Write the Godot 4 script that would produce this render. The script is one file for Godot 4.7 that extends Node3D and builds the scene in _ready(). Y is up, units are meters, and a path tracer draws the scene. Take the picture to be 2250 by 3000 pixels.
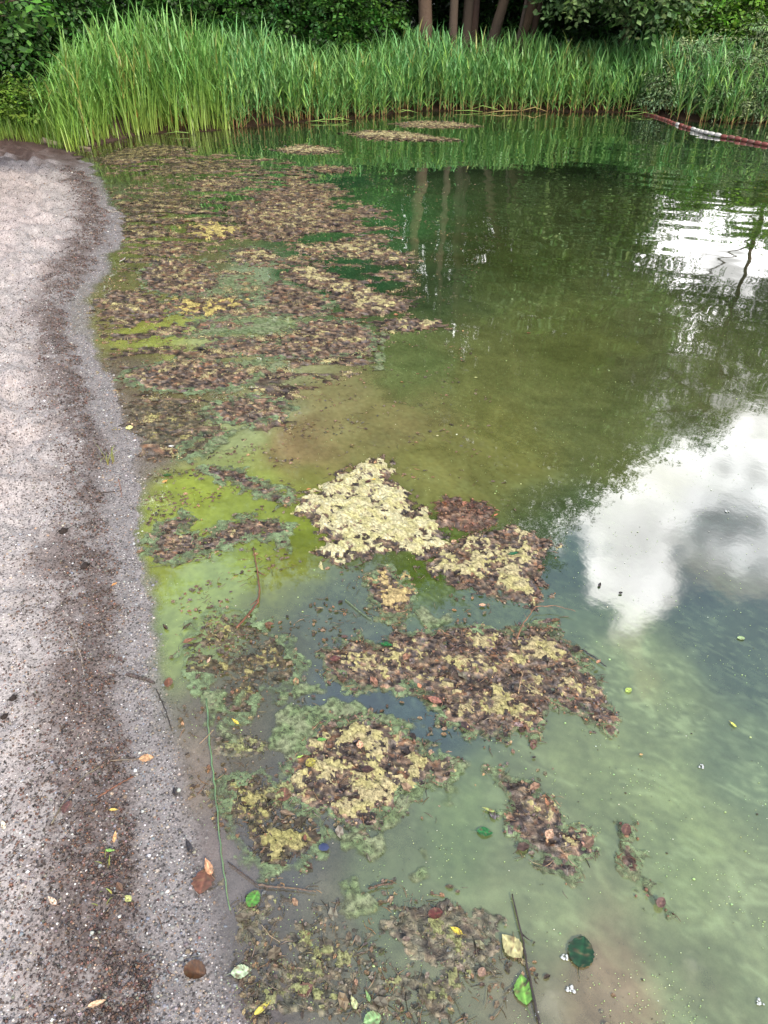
extends Node3D
# A pond cove with algae: sand shore on the left, floating rafts of litter and algae, a reed bed, trees behind. Metres; the water lies at y = 0.

# ---------------------------------------------------------------- shape helpers
class Shape:
	var v := PackedVector3Array()
	var c := PackedColorArray()
	var uv := PackedVector2Array()
	var ix := PackedInt32Array()

	func tri(a: Vector3, b: Vector3, d: Vector3, k: Color) -> void:
		var n := v.size()
		v.append_array([a, b, d]); c.append_array([k, k, k]); ix.append_array([n, n + 1, n + 2])

	func strip(left: PackedVector3Array, right: PackedVector3Array, cols: PackedColorArray) -> void:
		var n := v.size()
		for i in left.size():
			v.append(left[i]); v.append(right[i]); c.append(cols[i]); c.append(cols[i])
		for i in left.size() - 1:
			var a := n + i * 2
			ix.append_array([a, a + 2, a + 1, a + 1, a + 2, a + 3])

	func tube(pts: PackedVector3Array, radii: PackedFloat32Array, sides: int, cols: PackedColorArray) -> void:
		var n := v.size()
		var count := pts.size()
		var side := Vector3.RIGHT
		for i in count:
			var t := (pts[mini(i + 1, count - 1)] - pts[maxi(i - 1, 0)]).normalized()
			side = side - t * side.dot(t)
			if side.length() < 0.05:
				side = Vector3.FORWARD - t * t.z
			side = side.normalized()
			var up := t.cross(side)
			for s in sides:
				var a := TAU * s / sides
				v.append(pts[i] + (side * cos(a) + up * sin(a)) * radii[i])
				c.append(cols[i])
		for i in count - 1:
			for s in sides:
				var a := n + i * sides + s
				var b := n + i * sides + (s + 1) % sides
				ix.append_array([a, b, a + sides, b, b + sides, a + sides])
		for e in [0, count - 1]:
			var m := v.size()
			v.append(pts[e]); c.append(cols[e])
			for s in sides:
				var a: int = n + e * sides + s
				var b: int = n + e * sides + (s + 1) % sides
				if e == 0:
					ix.append_array([m, b, a])
				else:
					ix.append_array([m, a, b])

	func build(smooth := true) -> ArrayMesh:
		var arrays := []
		arrays.resize(Mesh.ARRAY_MAX)
		arrays[Mesh.ARRAY_VERTEX] = v
		arrays[Mesh.ARRAY_COLOR] = c
		if uv.size() == v.size():
			arrays[Mesh.ARRAY_TEX_UV] = uv
		arrays[Mesh.ARRAY_INDEX] = ix
		var st := SurfaceTool.new()
		st.create_from_arrays(arrays)
		if not smooth:
			st.deindex()
		st.generate_normals()
		return st.commit()

var rng := RandomNumberGenerator.new()
var used := {}
var sand_lump: FastNoiseLite
var sand_dent: FastNoiseLite
var shore_edge: FastNoiseLite
var sand_foot: FastNoiseLite

func numbered(called: String) -> String:
	var k: int = used.get(called, 0)
	used[called] = k + 1
	return called if k == 0 else "%s_%03d" % [called, k]

func tag(o: Node, label: String, category: String, group := "", kind := "") -> void:
	if label: o.set_meta("label", label)
	if category: o.set_meta("category", category)
	if group: o.set_meta("group", group)
	if kind: o.set_meta("kind", kind)

func thing(called: String, label: String, category: String, at := Vector3.ZERO, group := "") -> Node3D:
	var o := Node3D.new()
	o.name = numbered(called)
	add_child(o)
	o.position = at
	tag(o, label, category, group)
	return o

func part(called: String, m: Mesh, material: Material, parent: Node) -> MeshInstance3D:
	var o := MeshInstance3D.new()
	o.name = called if parent != self else numbered(called)
	o.mesh = m
	o.material_override = material
	parent.add_child(o, true)
	return o

func scatter(called: String, m: Mesh, material: Material, where: Array[Transform3D], tints: PackedColorArray, parent: Node) -> MultiMeshInstance3D:
	var mm := MultiMesh.new()
	mm.transform_format = MultiMesh.TRANSFORM_3D
	mm.use_colors = true
	mm.mesh = m
	mm.instance_count = where.size()
	for i in where.size():
		mm.set_instance_transform(i, where[i])
		mm.set_instance_color(i, tints[i])
	var o := MultiMeshInstance3D.new()
	o.name = called if parent != self else numbered(called)
	o.multimesh = mm
	o.material_override = material
	o.set_meta("kind", "stuff")
	parent.add_child(o, true)
	return o

func rgb(r: float, g: float, b: float) -> Color:
	return Color(r / 255.0, g / 255.0, b / 255.0)

func noise(kind: int, size: float, seed_: int, octaves := 4) -> FastNoiseLite:
	var n := FastNoiseLite.new()
	n.noise_type = kind
	n.frequency = 1.0 / size
	n.seed = seed_
	n.fractal_octaves = octaves
	n.fractal_type = FastNoiseLite.FRACTAL_FBM if octaves > 1 else FastNoiseLite.FRACTAL_NONE
	return n

func painted(rough: float, specular := 0.5, backlight := Color.BLACK) -> StandardMaterial3D:
	var m := StandardMaterial3D.new()
	m.vertex_color_use_as_albedo = true
	m.vertex_color_is_srgb = true
	m.roughness = rough
	m.metallic_specular = specular
	m.cull_mode = BaseMaterial3D.CULL_DISABLED
	if backlight != Color.BLACK:
		m.backlight_enabled = true
		m.backlight = backlight
	return m

func jitter(k: Color, amount: float) -> Color:
	var g := 1.0 + rng.randf_range(-amount, amount)
	return Color(k.r * g * (1.0 + rng.randf_range(-0.4, 0.4) * amount), k.g * g, k.b * g * (1.0 + rng.randf_range(-0.4, 0.4) * amount), k.a)

# ---------------------------------------------------------------- the lie of the land
const SHORE: Array[Vector2] = [Vector2(-0.228, -0.441), Vector2(-0.294, -0.526), Vector2(-0.384, -0.704), Vector2(-0.475, -0.911), Vector2(-0.53, -1.098), Vector2(-0.695, -1.5), Vector2(-0.824, -1.817), Vector2(-0.949, -2.22), Vector2(-1.102, -2.71), Vector2(-1.279, -3.058), Vector2(-1.492, -3.476), Vector2(-1.723, -3.986), Vector2(-1.951, -4.621), Vector2(-1.999, -5.105), Vector2(-2.13, -5.803), Vector2(-2.328, -6.517), Vector2(-2.661, -7.393), Vector2(-3.052, -8.253), Vector2(-3.916, -9.923), Vector2(-4.506, -10.547)]
const FAR: Array[Vector2] = [Vector2(-4.506, -10.547), Vector2(-3.878, -10.331), Vector2(-3.489, -11.327), Vector2(-2.569, -11.669), Vector2(-1.644, -12.412), Vector2(-0.516, -12.922), Vector2(0.562, -13.944), Vector2(2.554, -13.944), Vector2(4.335, -13.764), Vector2(4.762, -12.714), Vector2(5.518, -12.412), Vector2(6.234, -12.412)]

func shore_x(z: float) -> float:
	var n := SHORE.size()
	for i in n - 1:
		if z >= SHORE[i + 1].y or i == n - 2:
			var a := SHORE[i]
			var b := SHORE[i + 1]
			var t := (z - a.y) / (b.y - a.y)
			if i == 0 and t < 0.0: t = maxf(t, -8.0)
			return lerpf(a.x, b.x, t)
	return 0.0

func far_z(x: float) -> float:
	if x <= FAR[0].x:
		return FAR[0].y - (FAR[0].x - x) * 0.35
	var n := FAR.size()
	if x >= FAR[n - 1].x:
		return FAR[n - 1].y + minf((x - FAR[n - 1].x) * 0.12, 3.0)
	for i in n - 1:
		if x <= FAR[i + 1].x:
			return lerpf(FAR[i].y, FAR[i + 1].y, (x - FAR[i].x) / (FAR[i + 1].x - FAR[i].x))
	return FAR[n - 1].y

func shore_d(x: float, z: float) -> float:
	return (shore_x(z) - x) * 0.85 + shore_edge.get_noise_2d(x, z) * (0.02 + 0.012 * -minf(z, 0.0)) + shore_edge.get_noise_2d(x * 5.0, z * 5.0) * 0.014

func inland(x: float, z: float) -> float:   # metres inland of the water's edge, negative in the water
	var d := shore_d(x, z)
	return maxf(d, (far_z(x) - z) * 0.9)

func land_y(x: float, z: float) -> float:
	var d := shore_d(x, z)
	var e := (far_z(x) - z) * 0.9
	var y := 0.0
	if d < 0.0 and e < 0.0:
		y = maxf(maxf(d * 0.10, -0.9), maxf(e * 0.22, -0.9))
		y = maxf(y, -0.12 + 0.06 * y)
		y += sand_lump.get_noise_2d(x, z) * minf(0.012, -y * 0.3)
		return y
	if d >= 0.0:
		var ramp := smoothstep(0.16, 0.5, d)
		y = d * 0.035 + 0.022 * smoothstep(0.10, 0.20, d) + 0.11 * smoothstep(0.5, 2.5, d) + 0.04 * maxf(0.0, d - 2.5)
		y += sand_lump.get_noise_2d(x, z) * 0.004 * smoothstep(0.0, 0.1, d)
		y += sand_dent.get_noise_2d(x, z) * 0.085 * ramp * smoothstep(-0.8, -2.8, z) + sand_dent.get_noise_2d(x * 2.1 + 7.0, z * 2.1) * 0.016 * ramp
	if d > 0.2:   # trodden hollows
		var foot := sand_foot.get_noise_2d(x, z * 0.8)
		y += (0.010 * smoothstep(-0.72, -0.80, foot) * (1.0 - smoothstep(-0.80, -0.86, foot)) - 0.026 * smoothstep(-0.80, -0.93, foot)) * smoothstep(0.25, 0.5, d) * (0.4 + 0.6 * smoothstep(-1.2, -3.0, z))
	if e >= 0.0:
		y = maxf(y, 0.0) + 0.10 * smoothstep(0.0, 0.8, e) + 0.035 * minf(e, 14.0) + sand_dent.get_noise_2d(x * 0.3, z * 0.3) * 0.1 * smoothstep(0.0, 1.0, e)
	return y

func lines(stops: Array, steps: Array) -> PackedFloat32Array:   # grid lines whose spacing grows from stop to stop
	var out := PackedFloat32Array()
	var p: float = stops[0]
	while p < stops[-1]:
		out.append(p)
		var k := 0
		while k < stops.size() - 2 and p >= stops[k + 1]: k += 1
		var t: float = clampf((p - stops[k]) / (stops[k + 1] - stops[k]), 0.0, 1.0)
		p += lerpf(steps[k], steps[k + 1], t)
	out.append(stops[-1])
	return out

func sheet(xs: PackedFloat32Array, zs: PackedFloat32Array, row: Callable, keep: Callable) -> Shape:
	# row(j) gives [points, colours] of grid row j; the rows are worked out side by side
	var rows := []
	rows.resize(zs.size())
	var work := func(j: int) -> void: rows[j] = row.call(j)
	var id := WorkerThreadPool.add_group_task(work, zs.size())
	WorkerThreadPool.wait_for_group_task_completion(id)
	var s := Shape.new()
	for r in rows:
		s.v.append_array(r[0])
		s.c.append_array(r[1])
	var w := xs.size()
	for j in zs.size() - 1:
		for i in w - 1:
			var a := j * w + i
			if keep.call(s.v[a]) or keep.call(s.v[a + w + 1]):
				ix4(s.ix, a, a + 1, a + w, a + w + 1)
	return s

func ix4(ix: PackedInt32Array, a: int, b: int, p: int, q: int) -> void:   # a b on the row behind, p q on the row before it, seen from above
	ix.append(a); ix.append(b); ix.append(q)
	ix.append(a); ix.append(q); ix.append(p)

# ---------------------------------------------------------------- ready
func _ready() -> void:
	rng.seed = 4711
	# camera, sky, sun, exposure
	var cam := Camera3D.new()
	cam.name = "camera"
	cam.position = Vector3(0, 1.6, 0)
	cam.rotation_degrees = Vector3(-36, 0, 0)
	cam.fov = 71.6
	cam.near = 0.05
	cam.far = 400.0
	add_child(cam)
	var env := Environment.new()
	env.background_mode = Environment.BG_SKY
	env.sky = Sky.new()
	env.sky.sky_material = PanoramaSkyMaterial.new()
	env.sky.sky_material.panorama = make_sky()
	env.tonemap_mode = Environment.TONE_MAPPER_LINEAR
	env.tonemap_exposure = 1.5
	env.sdfgi_enabled = true
	env.ssao_enabled = true
	env.ssil_enabled = true
	var we := WorldEnvironment.new()
	we.name = "daylight"
	we.environment = env
	add_child(we)
	var sun := DirectionalLight3D.new()
	sun.name = "sun"
	sun.light_energy = 0.9
	sun.light_color = Color(1.0, 0.96, 0.88)
	sun.light_angular_distance = 10.0
	sun.rotation_degrees = Vector3(-42, 32, 0)
	sun.shadow_enabled = true
	add_child(sun)

	sand_lump = noise(FastNoiseLite.TYPE_SIMPLEX_SMOOTH, 0.035, 3, 3)
	sand_dent = noise(FastNoiseLite.TYPE_SIMPLEX_SMOOTH, 0.30, 5, 3)
	sand_foot = noise(FastNoiseLite.TYPE_CELLULAR, 0.30, 6, 1)
	sand_foot.cellular_return_type = FastNoiseLite.RETURN_DISTANCE
	sand_foot.domain_warp_enabled = true
	sand_foot.domain_warp_amplitude = 0.06
	sand_foot.domain_warp_frequency = 9.0
	shore_edge = noise(FastNoiseLite.TYPE_SIMPLEX_SMOOTH, 0.5, 9, 4)
	build_ground()
	build_water()
	build_trees()
	build_reeds()
	build_bank_plants()
	build_boom()
	build_rafts()
	build_scum()
	build_wrack()
	build_leaves()
	build_sticks()
	build_specks()

# ---------------------------------------------------------------- sky
func make_sky() -> ImageTexture:
	var w := 1024
	var h := 512
	var puff := noise(FastNoiseLite.TYPE_SIMPLEX_SMOOTH, 0.40, 21, 6)
	var fine := noise(FastNoiseLite.TYPE_SIMPLEX_SMOOTH, 0.16, 22, 5)
	var rows := []
	rows.resize(h)
	var work := func(j: int) -> void:
		var line := PackedFloat32Array()
		line.resize(w * 3)
		var el := PI * (0.5 - (j + 0.5) / h)
		for i in w:
			var az := TAU * (i + 0.5) / w
			var d := Vector3(cos(el) * sin(az), sin(el), -cos(el) * cos(az))
			var up := maxf(d.y, 0.02)
			var p := Vector3(d.x, d.y, d.z) / (up * 0.6 + 0.55)   # clouds shrink towards the horizon
			var n := puff.get_noise_3d(p.x, p.y, p.z) + 0.25 * fine.get_noise_3d(p.x, p.y, p.z)
			# heaps of cloud standing over the trees and round about
			var bank := 0.0
			for k in CLOUDS.size():
				var a := CLOUDS[k]
				var ca := deg_to_rad(a.x)
				var ce := deg_to_rad(a.y)
				var to := Vector3(cos(ce) * sin(ca), sin(ce), -cos(ce) * cos(ca))
				var ang := rad_to_deg(acos(clampf(d.dot(to), -1.0, 1.0)))
				bank = maxf(bank, 1.0 - ang / a.z)
			var cover := smoothstep(-0.02, 0.26, bank * 0.9 + n * 1.9 - 0.12 - 0.75 * smoothstep(0.68, 0.80, d.y))
			var thick := smoothstep(0.0, 0.75, 0.3 * bank + 1.5 * puff.get_noise_3d(p.x * 1.7 + 3.0, p.y * 1.7, p.z * 1.7) + 0.22)
			var blue := Color(0.30, 0.46, 0.72).lerp(Color(0.62, 0.72, 0.82), pow(1.0 - up, 4.0)) * 0.9
			var veil := 0.35 + 0.65 * smoothstep(-0.5, 0.5, n)
			blue = blue.lerp(Color(0.62, 0.68, 0.76) * 0.9, 0.45 * veil)
			var white := Color(1.0, 0.985, 0.98) * lerpf(0.9, 3.4, thick) * (0.78 + 0.5 * fine.get_noise_3d(p.x * 1.3 + 5.0, p.y, p.z) + 0.22)
			var k := blue.lerp(white, cover)
			line[i * 3] = maxf(k.r, 0.02)
			line[i * 3 + 1] = maxf(k.g, 0.02)
			line[i * 3 + 2] = maxf(k.b, 0.02)
		rows[j] = line
	var id := WorkerThreadPool.add_group_task(work, h)
	WorkerThreadPool.wait_for_group_task_completion(id)
	var all := PackedFloat32Array()
	for r in rows: all.append_array(r)
	var im := Image.create_from_data(w, h, false, Image.FORMAT_RGBF, all.to_byte_array())
	return ImageTexture.create_from_image(im)

# azimuth from straight ahead to the right, height, breadth (degrees)
const CLOUDS: Array[Vector3] = [Vector3(14, 32, 13), Vector3(22, 32, 12), Vector3(26, 27, 13), Vector3(24, 37, 8), Vector3(30, 30, 11), Vector3(20, 29, 10), Vector3(31, 34, 8), Vector3(28, 12, 12), Vector3(22, 16, 12), Vector3(4, 18, 10), Vector3(8, 20, 14), Vector3(-8, 24, 12), Vector3(60, 24, 16), Vector3(-50, 30, 22), Vector3(-95, 40, 24), Vector3(95, 38, 22), Vector3(140, 50, 26), Vector3(-140, 45, 26), Vector3(180, 28, 22), Vector3(-15, 78, 9)]

# ---------------------------------------------------------------- ground
func grain_texture() -> ImageTexture:
	var n := 1024
	var im := Image.create(n, n, true, Image.FORMAT_RGB8)
	var bytes := PackedByteArray()
	bytes.resize(n * n * 3)
	var r := RandomNumberGenerator.new()
	r.seed = 77
	var base := PackedFloat32Array()
	base.resize(n * n)
	for i in n * n: base[i] = r.randf_range(0.74, 1.0)
	for k in 60000:   # single sand grains and grit of several colours
		var x := r.randi() % n
		var y := r.randi() % n
		var s := r.randi_range(1, 4)
		var t := r.randf_range(0.42, 1.06)
		for a in s:
			for b in s:
				base[((y + a) % n) * n + (x + b) % n] = t
	for i in n * n:
		var g := base[i] * 240.0
		var warm := ((i * 7919) % 13 - 6) * 1.2
		bytes[i * 3] = clampi(int(g + warm), 0, 255)
		bytes[i * 3 + 1] = clampi(int(g), 0, 255)
		bytes[i * 3 + 2] = clampi(int(g - warm), 0, 255)
	im.set_data(n, n, false, Image.FORMAT_RGB8, bytes)
	return ImageTexture.create_from_image(im)

func build_ground() -> void:
	var xs := lines([-70.0, -14.0, -5.0, -2.2, -1.2, 0.2, 1.5, 12.0, 90.0], [6.0, 0.4, 0.05, 0.016, 0.009, 0.010, 0.1, 0.5, 8.0])
	var zs := lines([-120.0, -20.0, -13.5, -9.0, -4.0, -2.0, 0.2, 2.0, 60.0], [8.0, 0.6, 0.09, 0.06, 0.022, 0.011, 0.009, 0.3, 6.0])
	var damp := noise(FastNoiseLite.TYPE_SIMPLEX_SMOOTH, 0.45, 31, 4)
	var dust := noise(FastNoiseLite.TYPE_SIMPLEX_SMOOTH, 0.07, 32, 4)
	var dry := rgb(204, 190, 188)
	var moist := rgb(194, 185, 183)
	var wet := rgb(154, 147, 147)
	var silt := rgb(142, 136, 116)
	var soil := rgb(74, 56, 44)
	var row := func(j: int) -> Array:
		var p := PackedVector3Array()
		var c := PackedColorArray()
		var z := zs[j]
		for x in xs:
			var y := land_y(x, z)
			p.append(Vector3(x, y, z))
			var d := inland(x, z)
			var e := (far_z(x) - z) * 0.9
			var k := silt
			if d > 0.0:
				var n := damp.get_noise_2d(x, z)
				k = moist.lerp(dry, clampf(smoothstep(0.3, 0.9, d + n * 0.5) * smoothstep(-0.6, -2.6, z + n) + 0.15, 0.0, 1.0))
				k = wet.lerp(k, smoothstep(0.05, 0.3, d + n * 0.08))
				var fibre := smoothstep(0.06, 0.16, d) * (1.0 - smoothstep(0.22, 0.40, d)) * smoothstep(-0.25, 0.25, n + dust.get_noise_2d(x, z) * 0.7 + 0.1)
				k = k.lerp(rgb(92, 78, 74), 0.6 * fibre)
			elif d > -0.35:
				k = wet.lerp(silt, smoothstep(0.0, 0.35, -d))
			if e > 0.0:
				k = soil.lerp(rgb(52, 58, 34), smoothstep(0.4, 2.0, e))
			elif e > -1.2 and d < 0.0:
				k = rgb(60, 48, 38)
			if x < -3.4 and d > 0.0:
				k = k.lerp(rgb(96, 76, 70), smoothstep(-8.6, -10.2, z + damp.get_noise_2d(x, z)))
			var g := 1.0 + 0.16 * dust.get_noise_2d(x, z)
			c.append(Color(k.r * g, k.g * g, k.b * g))
		return [p, c]
	var s := sheet(xs, zs, row, func(_p: Vector3) -> bool: return true)
	for p in s.v: s.uv.append(Vector2(p.x, p.z) / 1.35)
	var m := painted(0.9, 0.35)
	m.albedo_texture = grain_texture()
	var bump := noise(FastNoiseLite.TYPE_VALUE, 3.0, 41, 3)
	var nt := NoiseTexture2D.new()
	nt.width = 1024
	nt.height = 1024
	nt.seamless = true
	nt.noise = bump
	m.heightmap_enabled = true
	m.heightmap_texture = nt
	m.heightmap_scale = 0.22
	var o := part("ground", s.build(), m, self)
	tag(o, "grey pebbly sand shore sloping into the water at the left", "", "", "structure")

# ---------------------------------------------------------------- water
func build_water() -> void:
	# what floats and hangs in the water: place, sRGB colour, how dense it is, how streaked
	var at := PackedVector2Array()
	var col := PackedColorArray()
	var more := PackedVector2Array()
	var add := func(x: float, z: float, r: int, g: int, b: int, dense: float, streak: float) -> void:
		at.append(Vector2(x, z)); col.append(rgb(r, g, b)); more.append(Vector2(dense, streak))
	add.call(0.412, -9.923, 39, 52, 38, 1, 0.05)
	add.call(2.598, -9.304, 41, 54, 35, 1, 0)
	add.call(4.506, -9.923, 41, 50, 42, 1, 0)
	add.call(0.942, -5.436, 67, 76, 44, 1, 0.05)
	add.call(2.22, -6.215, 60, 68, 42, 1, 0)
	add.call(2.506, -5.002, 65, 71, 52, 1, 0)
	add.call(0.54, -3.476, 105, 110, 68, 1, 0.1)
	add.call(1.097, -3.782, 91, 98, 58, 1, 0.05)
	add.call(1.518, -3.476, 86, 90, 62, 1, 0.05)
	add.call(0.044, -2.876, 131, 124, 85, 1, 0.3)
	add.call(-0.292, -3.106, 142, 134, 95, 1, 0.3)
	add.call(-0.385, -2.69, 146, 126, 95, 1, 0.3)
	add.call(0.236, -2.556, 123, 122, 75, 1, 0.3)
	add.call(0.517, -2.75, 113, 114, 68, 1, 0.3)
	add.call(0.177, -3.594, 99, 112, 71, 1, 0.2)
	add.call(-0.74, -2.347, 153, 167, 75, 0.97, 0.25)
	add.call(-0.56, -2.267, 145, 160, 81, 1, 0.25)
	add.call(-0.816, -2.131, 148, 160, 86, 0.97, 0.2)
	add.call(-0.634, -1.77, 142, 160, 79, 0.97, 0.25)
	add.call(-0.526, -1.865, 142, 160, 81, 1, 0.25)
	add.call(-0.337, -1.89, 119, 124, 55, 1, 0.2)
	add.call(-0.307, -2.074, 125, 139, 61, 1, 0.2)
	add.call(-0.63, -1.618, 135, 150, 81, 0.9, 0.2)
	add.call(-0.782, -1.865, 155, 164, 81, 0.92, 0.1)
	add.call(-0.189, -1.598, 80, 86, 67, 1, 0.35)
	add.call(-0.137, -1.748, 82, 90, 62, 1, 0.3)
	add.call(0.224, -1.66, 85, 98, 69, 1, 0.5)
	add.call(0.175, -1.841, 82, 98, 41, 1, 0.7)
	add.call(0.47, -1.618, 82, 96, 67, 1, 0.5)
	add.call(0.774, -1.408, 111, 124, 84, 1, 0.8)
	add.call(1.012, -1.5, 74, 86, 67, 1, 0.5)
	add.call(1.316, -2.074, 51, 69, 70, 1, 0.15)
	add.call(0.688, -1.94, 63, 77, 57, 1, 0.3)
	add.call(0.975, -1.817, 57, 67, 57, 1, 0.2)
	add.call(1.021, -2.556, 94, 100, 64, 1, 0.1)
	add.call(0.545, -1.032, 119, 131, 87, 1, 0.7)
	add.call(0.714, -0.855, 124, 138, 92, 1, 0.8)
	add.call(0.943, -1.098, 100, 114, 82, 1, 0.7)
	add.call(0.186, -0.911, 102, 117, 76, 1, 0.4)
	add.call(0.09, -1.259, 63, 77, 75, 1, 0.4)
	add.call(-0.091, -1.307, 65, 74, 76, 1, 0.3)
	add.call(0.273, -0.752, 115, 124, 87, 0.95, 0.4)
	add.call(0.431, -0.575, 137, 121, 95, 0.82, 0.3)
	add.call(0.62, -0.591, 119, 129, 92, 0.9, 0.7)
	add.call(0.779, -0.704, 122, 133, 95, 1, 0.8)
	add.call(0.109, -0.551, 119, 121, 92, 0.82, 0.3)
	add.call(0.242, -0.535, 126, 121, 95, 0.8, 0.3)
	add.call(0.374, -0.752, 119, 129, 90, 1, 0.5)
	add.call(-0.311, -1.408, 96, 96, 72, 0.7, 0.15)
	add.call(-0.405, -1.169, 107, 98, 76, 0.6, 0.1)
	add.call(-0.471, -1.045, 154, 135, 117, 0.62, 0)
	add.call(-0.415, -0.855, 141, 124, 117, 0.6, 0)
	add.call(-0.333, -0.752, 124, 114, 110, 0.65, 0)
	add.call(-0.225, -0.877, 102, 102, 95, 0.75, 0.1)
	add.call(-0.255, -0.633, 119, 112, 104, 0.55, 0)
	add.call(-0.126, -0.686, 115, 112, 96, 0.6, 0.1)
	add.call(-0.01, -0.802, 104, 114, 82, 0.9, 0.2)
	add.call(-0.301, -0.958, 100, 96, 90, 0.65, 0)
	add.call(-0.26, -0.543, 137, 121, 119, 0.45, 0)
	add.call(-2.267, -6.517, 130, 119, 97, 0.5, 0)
	add.call(-2.024, -6.517, 145, 153, 84, 0.95, 0.1)
	add.call(-1.813, -6.003, 139, 150, 84, 0.95, 0.1)
	add.call(-2.446, -7.593, 113, 108, 85, 0.6, 0)
	add.call(-1.509, -7.02, 65, 93, 58, 1, 0.3)
	add.call(-1.397, -5.002, 130, 123, 85, 0.75, 0.2)
	add.call(-0.974, -4.805, 165, 180, 151, 1, 0.6)
	add.call(-0.976, -4.131, 190, 201, 147, 1, 0.6)
	add.call(-1.52, -3.986, 178, 184, 85, 0.85, 0.2)
	add.call(-1.276, -3.882, 170, 181, 94, 0.95, 0.3)
	add.call(-0.477, -3.156, 153, 156, 120, 1, 0.4)
	add.call(-0.68, -2.75, 160, 171, 125, 1, 0.4)
	add.call(-1.153, -2.965, 136, 119, 99, 0.5, 0)
	add.call(-1.025, -2.69, 158, 139, 132, 0.3, 0)
	add.call(-0.451, -5.436, 57, 95, 62, 1, 0.4)
	add.call(-0.038, -6.517, 72, 114, 68, 1, 0.7)
	add.call(-0.87, -8.022, 49, 88, 62, 1, 0.4)
	add.call(-2.648, -9.304, 82, 84, 61, 0.9, 0.2)
	add.call(-3.34, -9.762, 96, 93, 64, 0.6, 0.1)
	add.call(-1.531, -9.605, 43, 62, 48, 1, 0.2)
	add.call(-0.219, -4.805, 53, 86, 58, 1, 0.3)
	add.call(-1.443, -3.476, 136, 123, 103, 0.5, 0)
	add.call(-1.674, -4.131, 156, 149, 97, 0.55, 0)
	add.call(0.222, -4.805, 65, 80, 54, 1, 0.2)
	add.call(-1.013, -3.31, 136, 129, 90, 0.75, 0.2)
	var xs := lines([-5.6, -2.6, -1.2, 1.4, 3.0, 6.0, 14.0, 80.0], [0.12, 0.04, 0.011, 0.013, 0.026, 0.06, 0.3, 8.0])
	var zs := lines([-40.0, -15.0, -13.0, -6.0, -3.0, -1.0, 0.3], [5.0, 0.10, 0.06, 0.035, 0.018, 0.010, 0.012])
	var warp := noise(FastNoiseLite.TYPE_SIMPLEX_SMOOTH, 0.5, 51, 4)
	var thread := noise(FastNoiseLite.TYPE_SIMPLEX_SMOOTH, 0.30, 52, 5)
	var patch := noise(FastNoiseLite.TYPE_SIMPLEX_SMOOTH, 0.16, 53, 5)
	var waves: Array[Vector4] = []   # direction x, z, wave number, height
	var r := RandomNumberGenerator.new()
	r.seed = 5
	for i in 22:
		var a := r.randf_range(0.0, TAU)
		var len_ := 0.16 * pow(1.16, i)
		waves.append(Vector4(cos(a), sin(a), TAU / len_, 0.0036 * len_ / TAU))
	var count := at.size()
	var row := func(j: int) -> Array:
		var p := PackedVector3Array()
		var c := PackedColorArray()
		var z := zs[j]
		for x in xs:
			var far := Vector2(x, z).length()
			var qx := x + warp.get_noise_2d(x, z) * 0.10 * minf(far, 5.0) * 0.5
			var qz := z + warp.get_noise_2d(x + 31.0, z) * 0.10 * minf(far, 5.0) * 0.5
			var sum := 0.0
			var cr := 0.0
			var cg := 0.0
			var cb := 0.0
			var ca := 0.0
			var cs := 0.0
			for i in count:
				var dx := at[i].x - qx
				var dz := (at[i].y - qz) * 0.6
				var w := dx * dx + dz * dz + 0.0015 * far * far
				w = 1.0 / (w * w)
				var k := col[i]
				sum += w
				cr += w * k.r
				cg += w * k.g
				cb += w * k.b
				ca += w * more[i].x
				cs += w * more[i].y
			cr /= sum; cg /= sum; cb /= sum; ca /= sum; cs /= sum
			# threads of scum drawn out along the slow drift
			var turn := 0.55 + 1.7 * warp.get_noise_2d(x * 0.6 + 9.0, z * 0.6)
			var u := qx * cos(turn) + qz * sin(turn)
			var t := -qx * sin(turn) + qz * cos(turn)
			var f := thread.get_noise_2d(u * 0.40, t * 5.5)
			var g := thread.get_noise_2d(u * 0.7 + 40.0, t * 14.0)
			var scum := smoothstep(0.02, 0.5, f * 0.7 + g * 0.55 + 0.35 * patch.get_noise_2d(qx, qz)) * cs
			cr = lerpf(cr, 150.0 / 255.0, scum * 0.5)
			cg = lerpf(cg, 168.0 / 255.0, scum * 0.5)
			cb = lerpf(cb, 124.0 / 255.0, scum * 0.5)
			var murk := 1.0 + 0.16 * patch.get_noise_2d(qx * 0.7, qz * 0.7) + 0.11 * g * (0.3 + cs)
			var d := -inland(x, z)
			var edge := smoothstep(-0.012, 0.05, d)
			var y := 0.0
			var live := lerpf(0.14, 0.9, smoothstep(2.0, 7.0, far)) * (1.0 + 0.7 * smoothstep(1.5, 5.0, x) * smoothstep(-3.5, -7.0, z))
			for v in waves:
				y += sin((v.x * x + v.y * z) * v.z + v.z * 3.1) * v.w
			p.append(Vector3(x, y * live, z))
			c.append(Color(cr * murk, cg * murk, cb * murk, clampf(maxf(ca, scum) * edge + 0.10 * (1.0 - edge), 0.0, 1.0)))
		return [p, c]
	var s := sheet(xs, zs, row, func(p: Vector3) -> bool: return inland(p.x, p.z) < 0.08)
	for p in s.v: s.uv.append(Vector2(p.x, p.z) / 1.7)
	var m := painted(0.012, 0.70)
	m.transparency = BaseMaterial3D.TRANSPARENCY_ALPHA
	m.albedo_texture = fleck_texture()
	m.clearcoat_enabled = true
	m.clearcoat = 1.0
	m.clearcoat_roughness = 0.012
	var ripple := NoiseTexture2D.new()
	ripple.width = 1024
	ripple.height = 1024
	ripple.seamless = true
	ripple.noise = noise(FastNoiseLite.TYPE_SIMPLEX_SMOOTH, 34.0, 61, 3)
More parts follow.
